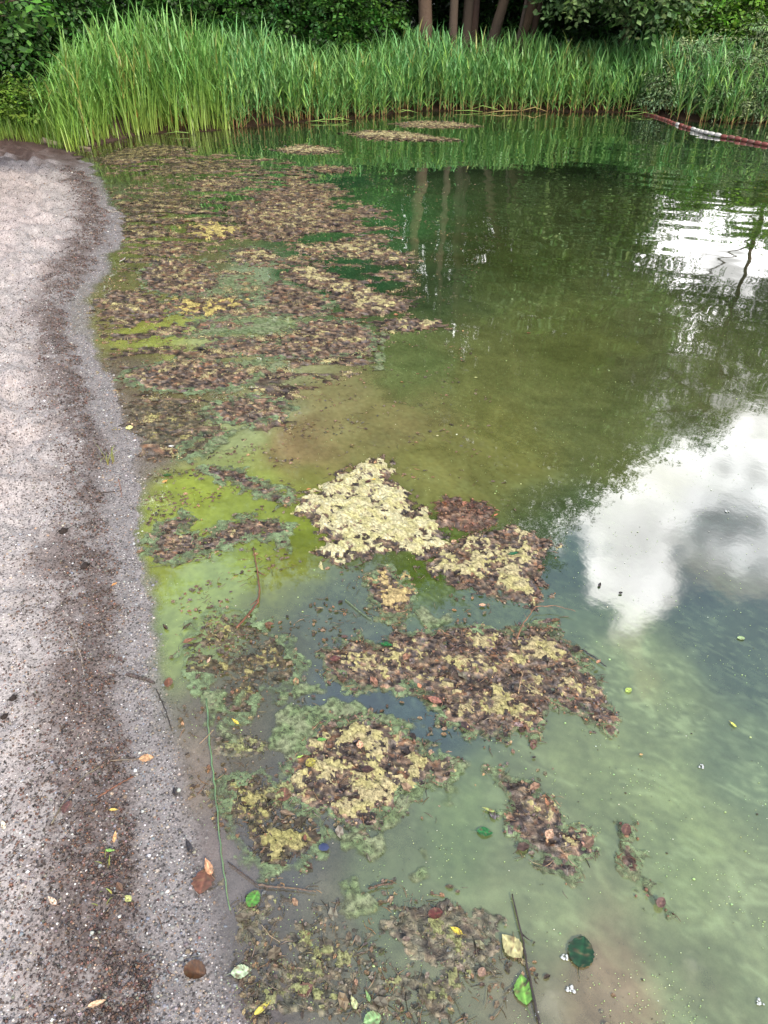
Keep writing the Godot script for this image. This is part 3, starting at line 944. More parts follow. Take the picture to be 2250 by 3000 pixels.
func build_bank_plants() -> void:
	var leaf := painted(0.5, 0.5, Color(0.5, 0.65, 0.3))
	var bark := painted(0.9, 0.3)
	var narrow := sprig(12, 14, 0.055, 0.26, 0.26, 0.02)
	# grey green willow shoots at the right end of the reeds
	var spots := [["grey green willow bush behind the end of the float line", 5.15, -13.7, 0.75], ["grey green willow bush hanging over the water at the right end of the reeds", 5.75, -13.0, 0.65], ["low grey green willow bush at the right edge of the water", 6.5, -12.75, 0.6], ["taller willow bush behind the low one at the right", 6.4, -13.9, 0.95]]
	for q in spots:
		var r: float = q[3]
		tree("willow_bush", q[0], "bush", Vector3(q[1], 0.0, q[2]), [[Vector3(0, -0.1, -0.2), Vector3(0.1, r * 1.1, 0), 0.016, 0.006], [Vector3(0.1, -0.1, -0.2), Vector3(-0.3, r, 0.1), 0.014, 0.005]],
			[ball(-r * 0.4, r * 0.5, 0.1, r * 0.6, 260), ball(r * 0.35, r * 0.6, 0.1, r * 0.6, 260), ball(0, r * 1.05, -0.1, r * 0.5, 200)], narrow, leaf, bark, rgb(90, 78, 60), rgb(168, 192, 148), 0.22)
	var yellow := sprig(13, 10, 0.05, 0.6, 0.2, 0.0)
	tree("yellow_bush", "small bush with yellow young leaves at the right edge below the shrubs", "bush", Vector3(6.9, 0.2, -14.0), [[Vector3(0, -0.1, 0), Vector3(0.1, 0.7, 0), 0.012, 0.005]], [ball(-0.2, 0.6, 0.3, 0.4, 90), ball(0.3, 0.75, 0.3, 0.4, 90)], yellow, leaf, bark, rgb(90, 78, 60), rgb(176, 176, 60), 0.2)
	# grass and herbs on the bank at the far left
	var grass := thing("bank_grass", "rough green grass on the earth bank at the far left", "")
	grass.set_meta("kind", "stuff")
	var g := painted(0.5, 0.5, Color(0.5, 0.6, 0.25))
	for k in 4:
		var m := joined(tuft(400 + k, 14, 0.42, 0.008, 0.10, rgb(128, 146, 66), rgb(104, 150, 62), 1.2))
		var where: Array[Transform3D] = []
		var tints := PackedColorArray()
		for i in 150:
			var x := rng.randf_range(-9.0, -3.9)
			var z := far_z(x) - 0.25 + rng.randf_range(-1.6, 0.55) + 0.25 * sin(x * 3.0)
			where.append(Transform3D(Basis(Vector3.UP, rng.randf() * TAU).scaled(Vector3.ONE * rng.randf_range(0.7, 1.4)), Vector3(x, land_y(x, z) - 0.01, z)))
			tints.append(jitter(Color(1, 1, 1), 0.2))
		scatter("grass", m, g, where, tints, grass)
	var herb := sprig(14, 9, 0.06, 0.5, 0.14, -0.10)
	for q in [["leafy herb on the bank left of the sedge tufts", -4.75, -10.9], ["leafy herb at the left edge of the bank", -5.25, -11.0]]:
		tree("herb", q[0], "plant", Vector3(q[1], land_y(q[1], q[2]) - 0.05, q[2]), [[Vector3.ZERO, Vector3(0.03, 0.5, 0), 0.006, 0.003]], [ball(0, 0.35, 0, 0.22, 50), ball(0.05, 0.55, 0, 0.16, 30)], herb, leaf, bark, rgb(100, 110, 60), rgb(128, 164, 70), 0.2)
	# dry grass tufts on the beach
	var straw := painted(0.6)
	for q in [["yellowish grass tuft on the wrack line", -1.16, -2.55, 0.10, 12], ["tiny fresh green grass tuft at the lower wet sand", -0.63, -0.83, 0.035, 5], ["tiny green sprout below the fresh grass tuft", -0.60, -0.74, 0.03, 4]]:
		var s := joined(tuft(500 + q[4], q[4], q[3], 0.004, 0.02, rgb(150, 140, 80), rgb(120, 140, 66), 2.6))
		var o := thing("grass_tuft", q[0], "grass", Vector3(q[1], land_y(q[1], q[2]) - 0.003, q[2]))
		part("blades", s, straw, o)
	# the pale log and roots where the sand runs into the reeds
	var s2 := Shape.new()
	limb(s2, Vector3(0, 0.03, 0), Vector3(0.75, 0.0, 0.42), 0.035, 0.02, 0.04, rgb(140, 126, 110))
	var lg := part("driftwood", s2.build(), bark, self)
	lg.position = Vector3(-4.55, land_y(-4.55, -10.6), -10.6)
	tag(lg, "pale weathered branch lying where the sand meets the sedge", "driftwood")
	for q in [["tangle of dead twigs at the water beside the float line", 4.95, -13.55], ["dead twigs in the water under the willow bush", 5.5, -12.75]]:
		var o := thing("dead_twigs", q[0], "twigs", Vector3(q[1], 0.0, q[2]))
		for i in 7:
			var t := Shape.new()
			limb(t, Vector3(rng.randf_range(-0.2, 0.2), -0.03, 0), Vector3(rng.randf_range(-0.5, 0.5), rng.randf_range(0.05, 0.35), rng.randf_range(-0.1, 0.3)), 0.007, 0.003, 0.05, rgb(120, 104, 84))
			part("twig", t.build(), bark, o)
	var rock := Shape.new()
	var sp := SphereMesh.new()
	sp.radial_segments = 14
	sp.rings = 8
	var arr := sp.get_mesh_arrays()
	rock.v = arr[Mesh.ARRAY_VERTEX]
	rock.ix = arr[Mesh.ARRAY_INDEX]
	for i in rock.v.size():
		var p := rock.v[i]
		rock.v[i] = p * Vector3(0.26, 0.2, 0.2) * (1.0 + 0.5 * sand_dent.get_noise_3d(p.x, p.y, p.z))
		rock.c.append(rgb(138, 132, 128))
	var ro := part("stone", rock.build(), painted(0.85), self)
	ro.position = Vector3(5.25, 0.04, -13.3)
	tag(ro, "grey stone at the waterline beside the float line", "stone")

# ---------------------------------------------------------------- float line
func build_boom() -> void:
	var path := Curve3D.new()
	for p in [Vector2(4.394, -14.191), Vector2(4.405, -13.472), Vector2(4.486, -12.218), Vector2(4.631, -11.369), Vector2(4.882, -10.847), Vector2(5.061, -10.402), Vector2(5.41, -9.858)]:
		path.add_point(Vector3(p.x, 0.018, p.y))
	var o := thing("float_line", "red and white float line running from the reeds to the right", "float line", path.get_point_position(0))
	var total := path.get_baked_length()
	var rope := Shape.new()
	var pts := PackedVector3Array()
	var radii := PackedFloat32Array()
	var cols := PackedColorArray()
	for i in 60:
		pts.append(path.sample_baked(total * i / 59.0) - o.position)
		radii.append(0.012)
		cols.append(rgb(150, 140, 130))
	rope.tube(pts, radii, 6, cols)
	part("rope", rope.build(), painted(0.9), o)
	# one float: a short barrel with rounded ends
	var f := Shape.new()
	var fp := PackedVector3Array()
	var fr := PackedFloat32Array()
	var fc := PackedColorArray()
	for q in [[0.0, 0.2], [0.004, 0.62], [0.014, 0.88], [0.035, 1.0], [0.075, 1.0], [0.096, 0.88], [0.106, 0.62], [0.11, 0.2]]:
		fp.append(Vector3(q[0] - 0.055, 0, 0))
		fr.append(0.025 * q[1])
		fc.append(Color.WHITE)
	f.tube(fp, fr, 12, fc)
	var fm := f.build()
	var red := painted(0.55)
	red.albedo_color = rgb(128, 72, 66)
	var faded := painted(0.6)
	faded.albedo_color = rgb(120, 80, 74)
	var white := painted(0.5)
	white.albedo_color = rgb(196, 192, 188)
	var n := int(total / 0.118)
	for i in n:
		var a := path.sample_baked((i + 0.5) * 0.118)
		var b := path.sample_baked((i + 0.6) * 0.118)
		var m := red if i % 3 else faded
		if (i >= 20 and i < 26) or i == 16 or i > 33 and (i / 9) % 3 == 2: m = white
		var q := part("float", fm, m, o)
		var dir := (b - a).normalized()
		q.transform = Transform3D(Basis(dir, Vector3.UP, dir.cross(Vector3.UP)), a - o.position + Vector3(0, rng.randf_range(-0.004, 0.004), 0))

# ---------------------------------------------------------------- rafts
func edge_distance(p: Vector2, poly: PackedVector2Array) -> float:   # positive inside
	var best := 1e9
	var inside := false
	var n := poly.size()
	var b := poly[n - 1]
	for i in n:
		var a := poly[i]
		var ab := b - a
		var t := clampf((p - a).dot(ab) / ab.length_squared(), 0.0, 1.0)
		best = minf(best, p.distance_squared_to(a + ab * t))
		if (a.y > p.y) != (b.y > p.y) and p.x < (b.x - a.x) * (p.y - a.y) / (b.y - a.y) + a.x:
			inside = not inside
		b = a
	return sqrt(best) if inside else -sqrt(best)

var flake_mesh: ArrayMesh
var needle_mesh: ArrayMesh
var lump_mesh: ArrayMesh
var litter_paint: StandardMaterial3D
var crust_paint: StandardMaterial3D
var raft_paint: StandardMaterial3D

func fibre_texture() -> ImageTexture:   # matted threads, needles and bits
	var n := 512
	var g := PackedFloat32Array()
	g.resize(n * n)
	g.fill(0.80)
	var r := RandomNumberGenerator.new()
	r.seed = 1234
	for k in 15000:
		var x := r.randf() * n
		var y := r.randf() * n
		var a := r.randf() * TAU
		var turn := r.randf_range(-0.08, 0.08)
		var tone := r.randf_range(0.42, 1.0)
		var fat := 2 if r.randf() < 0.35 else 1
		for i in r.randi_range(2, 16):
			for w in fat: g[posmod(int(y) + w, n) * n + posmod(int(x), n)] = tone
			x += cos(a)
			y += sin(a)
			a += turn
	var bytes := PackedByteArray()
	bytes.resize(n * n * 3)
	for i in n * n:
		var b := clampi(int(g[i] * 255.0), 0, 255)
		bytes[i * 3] = b; bytes[i * 3 + 1] = b; bytes[i * 3 + 2] = b
	return ImageTexture.create_from_image(Image.create_from_data(n, n, false, Image.FORMAT_RGB8, bytes))
var film_paint: StandardMaterial3D
var fleck_paint: StandardMaterial3D

func litter_meshes() -> void:
	if flake_mesh: return
	litter_paint = painted(0.55, 0.5)
	raft_paint = painted(0.42, 0.5)
	raft_paint.transparency = BaseMaterial3D.TRANSPARENCY_ALPHA
	crust_paint = painted(0.9, 0.3)
	film_paint = painted(0.55, 0.5)
	film_paint.transparency = BaseMaterial3D.TRANSPARENCY_ALPHA
	var fibre := fibre_texture()
	for m in [raft_paint, crust_paint, film_paint]:
		m.albedo_texture = fibre
		m.heightmap_enabled = true
		m.heightmap_texture = fibre
		m.heightmap_scale = 0.35 if m == raft_paint else 0.2 if m == crust_paint else 0.06
		m.uv1_triplanar = true
		m.uv1_world_triplanar = true
		m.uv1_scale = Vector3.ONE * 1.9
	fleck_paint = painted(0.6, 0.5)
	var s := Shape.new()
	var w := Color.WHITE
	var d := Color(0.75, 0.72, 0.7)
	var rim: Array[Vector3] = [Vector3(-0.5, 0.05, 0), Vector3(-0.22, 0.13, -0.27), Vector3(0.2, 0.10, -0.25), Vector3(0.5, -0.02, -0.03), Vector3(0.26, 0.14, 0.22), Vector3(-0.16, 0.10, 0.30)]
	for i in 6: s.tri(Vector3(0.02, 0.0, 0.0), rim[i], rim[(i + 1) % 6], w if i % 2 else d)
	flake_mesh = s.build(false)
	s = Shape.new()
	s.tube(PackedVector3Array([Vector3(-0.5, 0, 0), Vector3(-0.1, 0.05, 0.06), Vector3(0.5, 0.0, -0.04)]), PackedFloat32Array([0.022, 0.034, 0.014]), 3, PackedColorArray([w, w, d]))
	needle_mesh = s.build()
	s = Shape.new()
	var sp := SphereMesh.new()
	sp.radial_segments = 7
	sp.rings = 3
	sp.radius = 0.5
	sp.height = 1.0
	var arr := sp.get_mesh_arrays()
	s.v = arr[Mesh.ARRAY_VERTEX]
	s.ix = arr[Mesh.ARRAY_INDEX]
	for i in s.v.size():
		s.v[i] *= 1.0 + 0.25 * sin(s.v[i].x * 9.0 + s.v[i].y * 7.0)
		s.c.append(w)
	lump_mesh = s.build()

const LITTER: Array[Color] = [Color(0.478, 0.384, 0.322), Color(0.329, 0.267, 0.227), Color(0.557, 0.463, 0.384), Color(0.235, 0.188, 0.173), Color(0.424, 0.345, 0.290), Color(0.620, 0.518, 0.416), Color(0.204, 0.173, 0.165), Color(0.463, 0.416, 0.384), Color(0.384, 0.345, 0.282), Color(0.525, 0.384, 0.290), Color(0.408, 0.369, 0.361)]

func litter_tint(hue: int) -> Color:
	var k: Color = LITTER[rng.randi() % LITTER.size()]
	if hue == 1: k = k.lerp(rgb(120, 72, 50), 0.45)
	elif hue == 2: k = k.lerp(rgb(150, 124, 84), 0.45)
	elif hue == 3: k = k.lerp(rgb(84, 80, 60), 0.4)
	elif hue == 4: k = k.lerp(rgb(104, 104, 90), 0.5)
	return jitter(k, 0.22)

var raft_coarse: FastNoiseLite
var raft_fine: FastNoiseLite
var raft_cell: FastNoiseLite
var raft_edge: FastNoiseLite
var raft_crack: FastNoiseLite
var raft_patch: FastNoiseLite

func raft(called: String, label: String, poly: PackedVector2Array, cream: float, litter: float, rim: float, high: float, hue: int, sunk: int, broken := 0.0) -> void:
	litter_meshes()
	if raft_coarse == null:
		raft_coarse = noise(FastNoiseLite.TYPE_SIMPLEX_SMOOTH, 0.12, 81, 3)
		raft_fine = noise(FastNoiseLite.TYPE_SIMPLEX_SMOOTH, 0.02, 82, 4)
		raft_edge = noise(FastNoiseLite.TYPE_SIMPLEX_SMOOTH, 0.07, 83, 4)
		raft_cell = noise(FastNoiseLite.TYPE_CELLULAR, 0.011, 84, 1)
		raft_cell.cellular_return_type = FastNoiseLite.RETURN_CELL_VALUE
		raft_patch = noise(FastNoiseLite.TYPE_SIMPLEX_SMOOTH, 0.34, 86, 5)
		raft_crack = noise(FastNoiseLite.TYPE_CELLULAR, 0.13, 85, 1)
		raft_crack.cellular_return_type = FastNoiseLite.RETURN_DISTANCE2_SUB
		raft_crack.domain_warp_enabled = true
		raft_crack.domain_warp_amplitude = 0.10
		raft_crack.domain_warp_frequency = 14.0
	var lo := poly[0]
	var hi := poly[0]
	for p in poly:
		lo = lo.min(p)
		hi = hi.max(p)
	var mid := (lo + hi) * 0.5
	var far := sqrt(mid.length_squared() + 2.5)
	var cell := far * 0.0026
	var grow := clampf(far * 0.013, 0.015, 0.11)   # how ragged its edge is
	lo -= Vector2.ONE * (grow + rim)
	hi += Vector2.ONE * (grow + rim)
	var w := int((hi.x - lo.x) / cell) + 2
	var h := int((hi.y - lo.y) / cell) + 2
	var base := Shape.new()
	var crust := Shape.new()
	var film := Shape.new()
	var at_base := PackedInt32Array()
	var at_crust := PackedInt32Array()
	var at_film := PackedInt32Array()
	at_base.resize(w * h); at_base.fill(-1)
	at_crust.resize(w * h); at_crust.fill(-1)
	at_film.resize(w * h); at_film.fill(-1)
	var heights := PackedFloat32Array()
	heights.resize(w * h)
	heights.fill(-1.0)
	var seat := -0.002 if sunk else 0.0
	var lead := 0.17 if far < 3.0 else 0.36
	var stretch := Vector2(1.0, 0.75)
	var near := clampf(2.4 / far, 0.3, 1.0)   # far off only the larger clots can be told apart
	for j in h:
		for i in w:
			var p := lo + Vector2(i, j) * cell
			var n := j * w + i
			var sd := edge_distance(p, poly)
			if sd < -(grow * 1.6 + rim + cell * 2.0): continue
			var e := sd + raft_edge.get_noise_2d(p.x, p.y) * grow * 1.7 + grow * 0.25
			var coarse := raft_coarse.get_noise_2d(p.x, p.y)
			var fine := raft_fine.get_noise_2d(p.x * near * 0.8, p.y * near)
			if rim > 0.0 and e < grow * 1.4:
				var f := e + rim * (0.25 + 1.5 * coarse) + fine * 0.010
				if f > -cell * 1.5 and f < rim * 4.0 + cell * 8.0:
					at_film[n] = film.v.size()
					film.v.append(Vector3(p.x - mid.x, 0.003 + 0.0025 * smoothstep(-cell, 0.012, f) + fine * 0.0012 - 0.006 * (1.0 - smoothstep(-cell * 1.5, cell, f)), p.y - mid.y))
					var fg := 1.0 + 0.22 * fine + 0.15 * coarse
					film.c.append(Color(0.55 * fg, 0.63 * fg, 0.46 * fg, smoothstep(-cell, 0.012 + rim * 0.5, f) * clampf(0.62 + 0.3 * fine + 0.6 * coarse, 0.1, 0.95)))
			if broken > 0.0: e = minf(e, (raft_patch.get_noise_2d(p.x * 0.6, p.y * 1.6) + broken - 0.5) * 0.25 + 0.3 * (e - sd))
			var keep := e + (minf(coarse * 2.0 + fine, 0.0) * 0.05 if sunk else 0.0)
			if keep < -cell * 1.5: continue
			var inner := smoothstep(0.0, grow * 1.4 + 0.01, keep)
			var cv := raft_cell.get_noise_2d(p.x * near * 0.7, p.y * near)
			var y := seat - 0.012 * (1.0 - smoothstep(-cell * 1.5, cell * 0.5, keep)) + high * (0.12 + 0.68 * inner) * (0.62 + 0.7 * coarse + 0.4 * fine) + 0.0025 * cv
			heights[n] = y
			at_base[n] = base.v.size()
			base.v.append(Vector3(p.x - mid.x, y, p.y - mid.y))
			var idx := int(absf(cv) * 997.0) % LITTER.size()
			var k: Color = LITTER[idx]
			if hue == 3: k = k.lerp(rgb(78, 80, 54), 0.5)
			elif hue == 4: k = k.lerp(rgb(108, 112, 92), 0.6)
			elif hue == 1: k = k.lerp(rgb(104, 70, 54), 0.4)
			var bg := 1.14 + 0.8 * fine + 0.25 * coarse
			k = k.lerp(rgb(150, 132, 112), smoothstep(0.05, 0.45, raft_coarse.get_noise_2d(p.x * 2.6 + 11.0, p.y * 2.6)) * 0.6)
			k = k.lerp(rgb(64, 54, 50), smoothstep(0.08, 0.4, -raft_coarse.get_noise_2d(p.x * 2.2 + 5.0, p.y * 2.2)) * 0.55)
			base.c.append(Color(k.r * bg, k.g * bg, k.b * bg, smoothstep(-cell * 1.2, grow * (1.2 if sunk else 0.55), keep + fine * 0.02) * (0.85 if sunk else 1.0)))
			# the algae cushions on top
			if cream <= 0.0: continue
			var cover := coarse * 1.3 + 0.85 * fine + (cream - 0.5) * 2.2 + lead - 0.9 * (1.0 - smoothstep(0.0, grow * 2.2 + 0.02, keep))
			if cover < -0.12: continue
			var crack := raft_crack.get_noise_2d(p.x * stretch.x, p.y * stretch.y) + 1.0
			crack += 0.12 * absf(fine) + 0.5 * smoothstep(0.05, 0.4, raft_coarse.get_noise_2d(p.x * 1.3 + 20.0, p.y * 1.3))
			var open := smoothstep(0.0, 0.075, crack - 0.01)
			var thick := smoothstep(-0.10, 0.14, cover)
			at_crust[n] = crust.v.size()
			crust.v.append(Vector3(p.x - mid.x, y - 0.005 + (0.005 * open + 0.004 * sqrt(maxf(crack, 0.0))) * thick + 0.002 * fine, p.y - mid.y))
			var pale := rgb(178, 164, 126).lerp(rgb(206, 196, 156), smoothstep(0.4, 0.75, cream))
			pale = pale.lerp(rgb(180, 174, 112), 0.5 * smoothstep(-0.2, 0.35, raft_coarse.get_noise_2d(p.x * 1.7 + 4.0, p.y * 1.7)))
			if hue == 5: pale = pale.lerp(rgb(186, 164, 84), 0.55)
			elif hue == 2: pale = pale.lerp(rgb(180, 152, 104), 0.6)
			elif hue == 3: pale = pale.lerp(rgb(140, 136, 84), 0.5)
			elif hue == 4: pale = pale.lerp(rgb(128, 138, 96), 0.6)
			pale = pale.lerp(rgb(88, 72, 52), 0.7 * (1.0 - open))
			var pg := 1.10 + 0.5 * raft_fine.get_noise_2d(p.x * 1.9, p.y * 1.9)
			crust.c.append(Color(pale.r * pg, pale.g * pg, pale.b * pg))
	stitch(base, at_base, w, h)
	stitch(crust, at_crust, w, h)
	stitch(film, at_film, w, h)
	var o := thing(called, label, "algae raft" if broken <= 0.0 else "", Vector3(mid.x, 0, mid.y))
	if broken > 0.0: o.set_meta("kind", "stuff")
	if film.ix.size(): part("scum_rim", film.build(), film_paint, o)
	part("litter_raft", base.build(), raft_paint, o)
	if crust.ix.size(): part("algae_crust", crust.build(), crust_paint, o)
	# loose litter lying all over it
	var area := 0.0
	for i in poly.size(): area += poly[i].cross(poly[(i + 1) % poly.size()])
	area = absf(area) * 0.5
	var spots: Array = [[], [], []]
	var tints: Array = [PackedColorArray(), PackedColorArray(), PackedColorArray()]
	var count := int(area * litter * (0.6 if far < 3.2 else 0.2))
	for i in count * 3:
		if spots[0].size() + spots[1].size() + spots[2].size() >= count: break
		var gx := rng.randi() % w
		var gy := rng.randi() % h
		var n := gy * w + gx
		if heights[n] < -0.5: continue
		if at_crust[n] >= 0 and rng.randf() < 0.93 + 0.08 * cream: continue
		var p := lo + Vector2(gx + rng.randf_range(-0.5, 0.5), gy + rng.randf_range(-0.5, 0.5)) * cell
		var roll := rng.randf()
		var kind := 0 if roll < 0.36 else 1 if roll < 0.82 else 2
		var size := rng.randf_range(0.005, 0.013) if kind == 0 else rng.randf_range(0.012, 0.034) if kind == 1 else rng.randf_range(0.003, 0.008)
		if kind == 0 and rng.randf() < 0.10: size *= 2.8
		size *= maxf(1.0, far * 0.22)
		var turn := Basis(Vector3.UP, rng.randf() * TAU) * Basis(Vector3.RIGHT, rng.randfn() * 0.12) * Basis(Vector3.BACK, rng.randfn() * 0.12)
		spots[kind].append(Transform3D(turn.scaled(Vector3.ONE * size), Vector3(p.x - mid.x, heights[n] + 0.002 + rng.randf() * 0.004, p.y - mid.y)))
		tints[kind].append(litter_tint(hue))
	if crust.v.size():   # crumbs of algae strewn round the cushions
		var list: Array[Transform3D] = []
		var shade := PackedColorArray()
		for i in int(area * 3000.0):
			var q := rng.randi() % crust.v.size()
			var p := crust.v[q]
			var size := rng.randf_range(0.0015, 0.004) * maxf(1.0, far * 0.3)
			list.append(Transform3D(Basis(Vector3.UP, rng.randf() * TAU).scaled(Vector3(size, size * 0.7, size)), p + Vector3(rng.randfn() * 0.012, 0.001, rng.randfn() * 0.012)))
			shade.append(jitter(crust.c[q].lerp(litter_tint(hue), rng.randf() * 0.6), 0.12))
		scatter("algae_crumbs", lump_mesh, crust_paint, list, shade, o)
	var names := ["leaf_litter", "needle_litter", "crumb_litter"]
	var meshes: Array[ArrayMesh] = [flake_mesh, needle_mesh, lump_mesh]
	for k in 3:
		var list: Array[Transform3D] = []
		list.assign(spots[k])
		if list.size(): scatter(names[k], meshes[k], litter_paint, list, tints[k], o)

func stitch(s: Shape, at: PackedInt32Array, w: int, h: int) -> void:
	for j in h - 1:
		for i in w - 1:
			var a := at[j * w + i]
			var b := at[j * w + i + 1]
			var p := at[(j + 1) * w + i]
			var q := at[(j + 1) * w + i + 1]
			if a >= 0 and b >= 0 and p >= 0 and q >= 0: ix4(s.ix, a, b, p, q)

func build_rafts() -> void:
	var p := PackedVector2Array()
	p = PackedVector2Array([Vector2(-0.193, -1.462), Vector2(-0.175, -1.5), Vector2(-0.099, -1.548), Vector2(0.001, -1.528), Vector2(0.03, -1.588), Vector2(0.109, -1.568), Vector2(0.248, -1.598), Vector2(0.334, -1.588), Vector2(0.404, -1.568), Vector2(0.455, -1.618), Vector2(0.542, -1.608), Vector2(0.547, -1.528), Vector2(0.581, -1.519), Vector2(0.599, -1.462), Vector2(0.62, -1.391), Vector2(0.63, -1.323), Vector2(0.646, -1.236), Vector2(0.607, -1.183), Vector2(0.572, -1.191), Vector2(0.543, -1.228), Vector2(0.524, -1.259), Vector2(0.489, -1.275), Vector2(0.441, -1.22), Vector2(0.42, -1.176), Vector2(0.362, -1.198), Vector2(0.308, -1.169), Vector2(0.247, -1.169), Vector2(0.176, -1.205), Vector2(0.147, -1.251), Vector2(0.092, -1.323), Vector2(0.027, -1.34), Vector2(-0.039, -1.323), Vector2(-0.119, -1.357), Vector2(-0.175, -1.4)])
	raft("algae_raft", "brown leaf raft with yellow algae tufts, widest one on the blue grey water", p, 0.38, 9000, 0.006, 0.016, 0, 0)
	p = PackedVector2Array([Vector2(-0.358, -2.236), Vector2(-0.322, -2.331), Vector2(-0.258, -2.347), Vector2(-0.209, -2.449), Vector2(-0.135, -2.519), Vector2(-0.058, -2.575), Vector2(0.005, -2.612), Vector2(0.024, -2.519), Vector2(0.038, -2.397), Vector2(0.093, -2.315), Vector2(0.135, -2.236), Vector2(0.176, -2.16), Vector2(0.229, -2.047), Vector2(0.281, -1.966), Vector2(0.214, -1.94), Vector2(0.154, -1.902), Vector2(0.099, -1.953), Vector2(0.034, -1.966), Vector2(-0.048, -1.928), Vector2(-0.129, -1.902), Vector2(-0.184, -1.878), Vector2(-0.228, -1.94), Vector2(-0.217, -2.019), Vector2(-0.268, -2.131), Vector2(-0.326, -2.184)])
	raft("algae_raft", "cracked cream coloured algae raft with brown litter rim in mid water", p, 0.8, 5000, 0.0, 0.022, 0, 0)
	p = PackedVector2Array([Vector2(0.189, -2.236), Vector2(0.237, -2.283), Vector2(0.31, -2.289), Vector2(0.399, -2.267), Vector2(0.422, -2.19), Vector2(0.402, -2.117), Vector2(0.343, -2.08), Vector2(0.266, -2.074), Vector2(0.199, -2.103), Vector2(0.18, -2.175)])
	raft("algae_raft", "small round raft of reddish brown litter without any algae on top", p, 0.0, 11000, 0.0, 0.02, 1, 0)
	p = PackedVector2Array([Vector2(0.146, -1.902), Vector2(0.158, -1.979), Vector2(0.227, -2.019), Vector2(0.287, -2.033), Vector2(0.359, -2.074), Vector2(0.395, -2.088), Vector2(0.482, -2.097), Vector2(0.561, -2.052), Vector2(0.631, -1.979), Vector2(0.575, -1.946), Vector2(0.541, -1.94), Vector2(0.538, -1.878), Vector2(0.533, -1.805), Vector2(0.527, -1.703), Vector2(0.495, -1.677), Vector2(0.424, -1.703), Vector2(0.353, -1.736), Vector2(0.278, -1.759), Vector2(0.226, -1.782), Vector2(0.19, -1.829)])
	raft("algae_raft", "brown raft with a worm shaped cream algae crust, pointed to the right", p, 0.55, 7000, 0.0, 0.02, 0, 0)
	p = PackedVector2Array([Vector2(-0.055, -1.853), Vector2(0.001, -1.878), Vector2(0.064, -1.841), Vector2(0.101, -1.748), Vector2(0.094, -1.681), Vector2(0.067, -1.629), Vector2(0.015, -1.608), Vector2(-0.021, -1.629), Vector2(-0.049, -1.703), Vector2(-0.061, -1.782)])
	raft("algae_raft", "small oval cream brown algae raft below the large cream raft", p, 0.6, 6000, 0.004, 0.016, 2, 0)
	p = PackedVector2Array([Vector2(-0.778, -2.527), Vector2(-0.703, -2.545), Vector2(-0.598, -2.501), Vector2(-0.509, -2.421), Vector2(-0.407, -2.354), Vector2(-0.326, -2.283), Vector2(-0.329, -2.22), Vector2(-0.434, -2.276), Vector2(-0.532, -2.321), Vector2(-0.638, -2.397), Vector2(-0.732, -2.449)])
	raft("algae_raft", "narrow brown litter band between the lime puddle and the open water", p, 0.15, 8000, 0.005, 0.01, 0, 0)
	p = PackedVector2Array([Vector2(-0.872, -2.019), Vector2(-0.837, -2.146), Vector2(-0.798, -2.166), Vector2(-0.767, -2.22), Vector2(-0.712, -2.131), Vector2(-0.733, -2.074), Vector2(-0.661, -2.052), Vector2(-0.608, -2.137), Vector2(-0.544, -2.169), Vector2(-0.456, -2.166), Vector2(-0.35, -2.131), Vector2(-0.337, -2.074), Vector2(-0.353, -2.033), Vector2(-0.338, -1.972), Vector2(-0.399, -1.993), Vector2(-0.472, -2.038), Vector2(-0.546, -1.979), Vector2(-0.624, -1.953), Vector2(-0.696, -1.91), Vector2(-0.779, -1.885), Vector2(-0.834, -1.94)])
	raft("algae_raft", "ragged litter tongue dividing the lime puddle in two", p, 0.2, 7000, 0.006, 0.008, 0, 0)
	p = PackedVector2Array([Vector2(-0.631, -1.5), Vector2(-0.601, -1.618), Vector2(-0.539, -1.677), Vector2(-0.464, -1.681), Vector2(-0.395, -1.618), Vector2(-0.329, -1.558), Vector2(-0.266, -1.5), Vector2(-0.223, -1.408), Vector2(-0.252, -1.357), Vector2(-0.297, -1.291), Vector2(-0.334, -1.323), Vector2(-0.365, -1.228), Vector2(-0.428, -1.228), Vector2(-0.511, -1.323), Vector2(-0.589, -1.408)])
	raft("algae_raft", "half sunken greenish litter raft below the red twig", p, 0.25, 6500, 0.01, 0.006, 3, 1)
	p = PackedVector2Array([Vector2(-0.22, -1.161), Vector2(-0.176, -1.225), Vector2(-0.114, -1.259), Vector2(-0.038, -1.251), Vector2(0.038, -1.21), Vector2(0.087, -1.18), Vector2(0.145, -1.123), Vector2(0.2, -1.082), Vector2(0.181, -1.039), Vector2(0.116, -1.032), Vector2(0.058, -1.013), Vector2(0.023, -0.976), Vector2(0.001, -0.928), Vector2(-0.043, -0.911), Vector2(-0.098, -0.922), Vector2(-0.144, -0.952), Vector2(-0.214, -0.98), Vector2(-0.266, -1.039), Vector2(-0.251, -1.109)])
	raft("algae_raft", "brown and yellow raft fringed with sage green scum, by the green reed stalk", p, 0.5, 7500, 0.0075, 0.014, 0, 0)
	p = PackedVector2Array([Vector2(-0.416, -1.032), Vector2(-0.388, -1.069), Vector2(-0.317, -1.069), Vector2(-0.267, -1.045), Vector2(-0.214, -0.982), Vector2(-0.144, -0.946), Vector2(-0.117, -0.899), Vector2(-0.146, -0.855), Vector2(-0.198, -0.821), Vector2(-0.26, -0.81), Vector2(-0.305, -0.831), Vector2(-0.356, -0.886), Vector2(-0.391, -0.946)])
	raft("algae_raft", "dark raft with yellow tufts right beside the green reed stalk", p, 0.42, 6500, 0.0018, 0.01, 3, 1)
